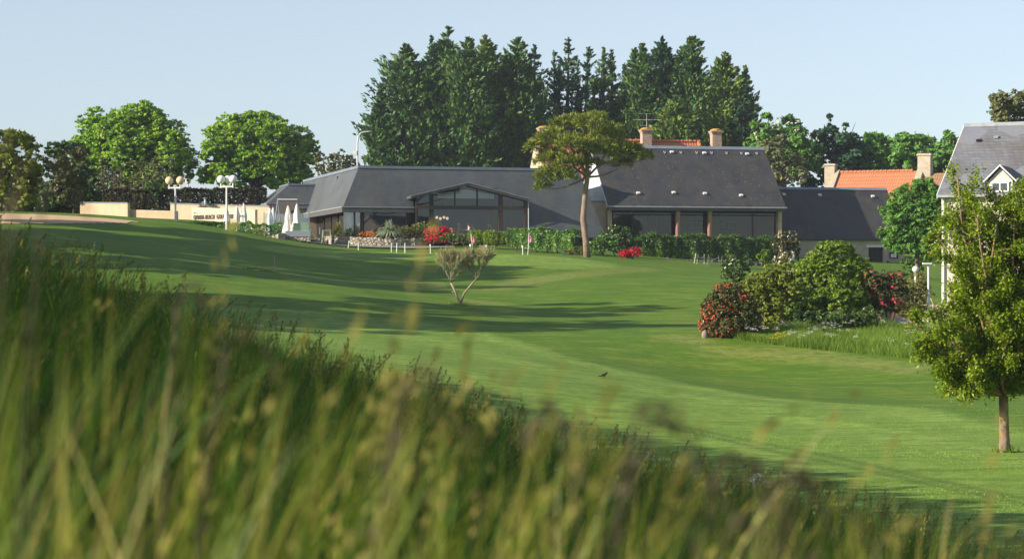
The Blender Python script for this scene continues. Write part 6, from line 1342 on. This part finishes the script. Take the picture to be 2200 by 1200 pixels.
def near_blades():
    rng = np.random.default_rng(14); n = 760; x, y = bank_pts(rng, n, 1.25, 4.2, 1.0, .15); g = H(x, y); top = np.interp(x/y*F + CX, [0, 500, 1000, 1500, 2200], [620, 700, 820, 960, 1120]) + rng.normal(40, 70, n)
    h = np.clip((HY - top)/F*y - g, .35, 1.25)*1.05; v, f, _ = ribbons(rng, np.c_[x, y, g - .03], h, rng.uniform(.05, .5, n), rng.normal(.2, 1.3, n), rng.uniform(.006, .013, n), 6)
    o = link('near_grass', mesh_np('near_grass', v, f), leafmat('near_blade', [(.035, .10, .008), (.10, .20, .012), (.26, .31, .03), (.44, .39, .08), (.46, .36, .13)], .45, .45, .35, patch=1.5)); tag(o, 'tall yellow green blades right in front of the lens', 'grass', kind='stuff')
near_blades()
def arching_heads():
    """nodding flowering stems close to the lens"""
    rng = np.random.default_rng(22); m = MB(); V, Fc, off = [], [], 0
    for px, d, py, az, le, sz in ((85, 1.9, 225, 0, .10, .35), (10, 2.1, 250, 0, .05, .25), (120, 2.4, 285, 0, .07, .3), (1410, 2.3, 780, 0, .13, 1), (1445, 2.6, 800, 0, .17, .9), (1600, 2.2, 880, 0, .16, 1), (1700, 2.7, 930, 0, .14, .9), (1770, 2.5, 915, 0, .18, 1), (1640, 2.1, 1000, 0, .2, 1), (1190, 2.4, 800, 2.9, .08, .9), (900, 2.1, 720, 0, .10, 1), (520, 2.4, 640, 0, .10, .6), (400, 2.7, 560, .3, .06, .5)):
        top = np.array([(px - CX)/F*d, d, (HY - py)/F*d]); dx = np.array([math.cos(az), .15, 0]); b = top - dx*le*.6; b[2] = hz(b[0], b[1]); h = top[2] - b[2]
        k = np.linspace(0, 1, 12); c = b + np.outer(k**4*le, dx); c[:, 2] = b[2] + h*np.minimum(k/.86, 1 - ((k - .86)/.14)**2*.0) - np.clip(k - .80, 0, 1)**1.6*12*le
        m.tube(c, np.linspace(.0022, .0012, 12), 4, False); n = int(48*sz); u = rng.uniform(.62, 1, n)*11; i = np.minimum(u.astype(int), 10); p = c[i] + (c[i+1] - c[i])*(u - i)[:, None] + rng.normal(0, .007*sz, (n, 3)); T = c[i+1] - c[i]; T = T/np.linalg.norm(T, axis=1)[:, None] + rng.normal(0, .3, (n, 3))
        v, f = leaf_faces(p, T, rng.normal(size=(n, 3)), rng.uniform(.012, .022, n), np.full(n, .006)); V.append(v); Fc.append(f + off); off += len(v)
    st = np.concatenate(m.v); sf = np.array(m.f); o = link('nodding_grass', mesh_np('nodding_grass', np.concatenate(V + [st]), np.concatenate(Fc + [sf + off])), leafmat('shade_toned_seed', [(.05, .05, .03), (.09, .08, .045), (.12, .10, .05)], .25, .7)); tag(o, 'nodding seed heads close to the lens, coloured dark as if shaded', 'grass', kind='stuff')  # dark colour stands in for shade on these heads
arching_heads()
def umbels(name, label, spots, sz, mat, seed, per=26, hh=.7):
    rng = np.random.default_rng(seed); V, F_ = [], []; off = 0
    for x, y, s in spots:
        z = hz(x, y) + hh*s
        for k in range(5):
            c = np.array([x, y, z]) + rng.normal(0, .10*s, 3)*[1, 1, .35]; v, f = leaf_faces(c + rng.normal(0, .045*s, (per, 3))*[1, 1, .25], rng.normal(size=(per, 3)), rng.normal(0, .3, (per, 3)) + [0, 0, 1], np.full(per, sz), np.full(per, sz*.8)); V.append(v); F_.append(f + off); off += len(v)
        m = MB()
    o = link(name, mesh_np(name, np.concatenate(V), np.concatenate(F_)), L[mat]); return tag(o, label, 'flowers', kind='stuff')
def lawn_blades():
    rng = np.random.default_rng(31); n = 150000; d = np.sqrt(rng.uniform(33.2**2, 82**2, n)); x = rng.uniform(-.235, .235, n)*d; hb = -1.05 - np.where(x < 0, .36, .265)*x - .041*d
    k = (hb - .42*np.maximum(d - 31 - .16*np.clip(x, -8, 8), 0) - Hf(x, d) < -.05) & (rng.random(n) > sstep(44, 78, d)*1.02); x, d = x[k], d[k]; v, f, _ = ribbons(rng, np.c_[x, d, H(x, d) - .004], rng.uniform(.015, .05, len(x))*(.7 + .3*np.sin(x*.9 + d*.5)), rng.uniform(.1, .9, len(x)), rng.uniform(0, 6.28, len(x)), rng.uniform(.012, .022, len(x)), 1)
    o = link('lawn_blades', mesh_np('lawn_blades', v, f), leafmat('lawn_blade', [(.10, .20, .02), (.17, .31, .04), (.25, .40, .065), (.31, .43, .09)], .3, patch=.6)); tag(o, 'short mown grass blades on the near fairway', 'grass', kind='stuff')
meadow(); seedheads(); broad_leaves(); lawn_blades()
_r = np.random.default_rng(3)
def bpt(px, d): return ((px - CX)/F*d, d)
umbels('white_umbels', 'white flat topped wild flowers in the near bank grass', [(*bpt(px, d), 1) for px, d in ((1615, 30.5), (1630, 31), (1640, 30.2), (1415, 30), (1605, 31.2), (1648, 30.8))], .022, 'whitefl', 1, 34)
umbels('yellow_buttercups', 'tiny yellow buttercups in the near bank grass', [(*bpt(px, d), .8) for px, d in ((1290, 28), (1300, 28.4), (1475, 27), (290, 20), (1785, 27), (1310, 28.2))], .024, 'yellow', 2, 2, .75)
# wild grass at the foot of the shrub bed
def wild_strip():
    rng = np.random.default_rng(12); a = np.array([ray(*q, 60) for q in ((1575, 728), (1640, 738), (1720, 748), (1820, 758), (1920, 766), (2010, 780), (2120, 800))]); b = np.array([ray(*q, 60) for q in ((1560, 722), (1640, 722), (1720, 712), (1820, 706), (1920, 702), (2010, 705), (2120, 715))])
    n = 42000; s = rng.random(n)*(len(a) - 1); i = np.minimum(s.astype(int), len(a) - 2); fr = (s - i)[:, None]; A_, B_ = a[i]*(1-fr) + a[i+1]*fr, b[i]*(1-fr) + b[i+1]*fr; q = A_ + (B_ - A_)*rng.random(n)[:, None]
    h = rng.uniform(.18, .55, n)*(1 + .25*np.sin(q[:, 0]*1.7) + .15*np.sin(q[:, 1]*2.1)); v, f, _ = ribbons(rng, np.c_[q, H(q[:, 0], q[:, 1]) - .02], h, rng.uniform(.1, .8, n), rng.uniform(0, 6.28, n), rng.uniform(.012, .024, n), 3)
    o = link('wild_grass', mesh_np('wild_grass', v, f), leafmat('wild_blade', [(.10, .20, .02), (.17, .28, .03), (.25, .34, .05)], .4, patch=.8)); tag(o, 'bright green wild grass strip along the shrub bed', 'grass', kind='stuff')
    k = rng.integers(0, n, 60); umbels('cow_parsley', 'white cow parsley in the wild grass strip', [(q[j, 0], q[j, 1], 1) for j in k if q[j, 0] > 9.5], .03, 'whitefl', 4, 12, .5)
    umbels('yellow_weeds', 'yellow weed flowers in the wild grass strip', [(*ray(px, py, 60), .9) for px, py in ((1668, 742), (1676, 738), (1682, 745), (1690, 736), (1660, 748), (1950, 722))], .05, 'yellow', 5, 5, .45)
wild_strip()
def tufts(name, label, spots, n, seed, hmax, lm):
    rng = np.random.default_rng(seed); B = []
    for px, d, r in spots: g = gp(px, d); B.append(g[:2] + rng.normal(0, r, (n, 2)))
    B = np.concatenate(B); v, f, _ = ribbons(rng, np.c_[B, H(B[:, 0], B[:, 1]) - .02], rng.uniform(.3, 1, len(B))*hmax, rng.uniform(.1, .9, len(B)), rng.uniform(0, 6.28, len(B)), rng.uniform(.015, .03, len(B)), 3)
    o = link(name, mesh_np(name, v, f), lm); tag(o, label, 'grass', kind='stuff')
tufts('grass_tufts', 'longer grass tufts round the pruned tree and by the stake', [(990, 115, .3), (984, 114.6, .25), (545, 124.5, .3), (575, 124.6, .3), (560, 124.8, .35), (2160, 50, .10)], 200, 5, .24, bpy.data.materials['wild_blade'])
# ------------------------------------------------------------------ air between the camera and the far trees
k = bpy.data.materials.new('haze_air'); k.use_nodes = True; n_ = k.node_tree.nodes; n_.clear(); o_ = n_.new('ShaderNodeOutputMaterial'); v_ = n_.new('ShaderNodeVolumePrincipled')
v_.inputs['Color'].default_value = (.80, .88, 1.0, 1); v_.inputs['Density'].default_value = HAZE; v_.inputs['Anisotropy'].default_value = .25
k.node_tree.links.new(v_.outputs[0], o_.inputs['Volume'])
o = obj('haze', MB().box(-420, 420, -70, 560, -12, 60), k); tag(o, 'thin pale morning haze over the whole course', 'haze', kind='stuff')
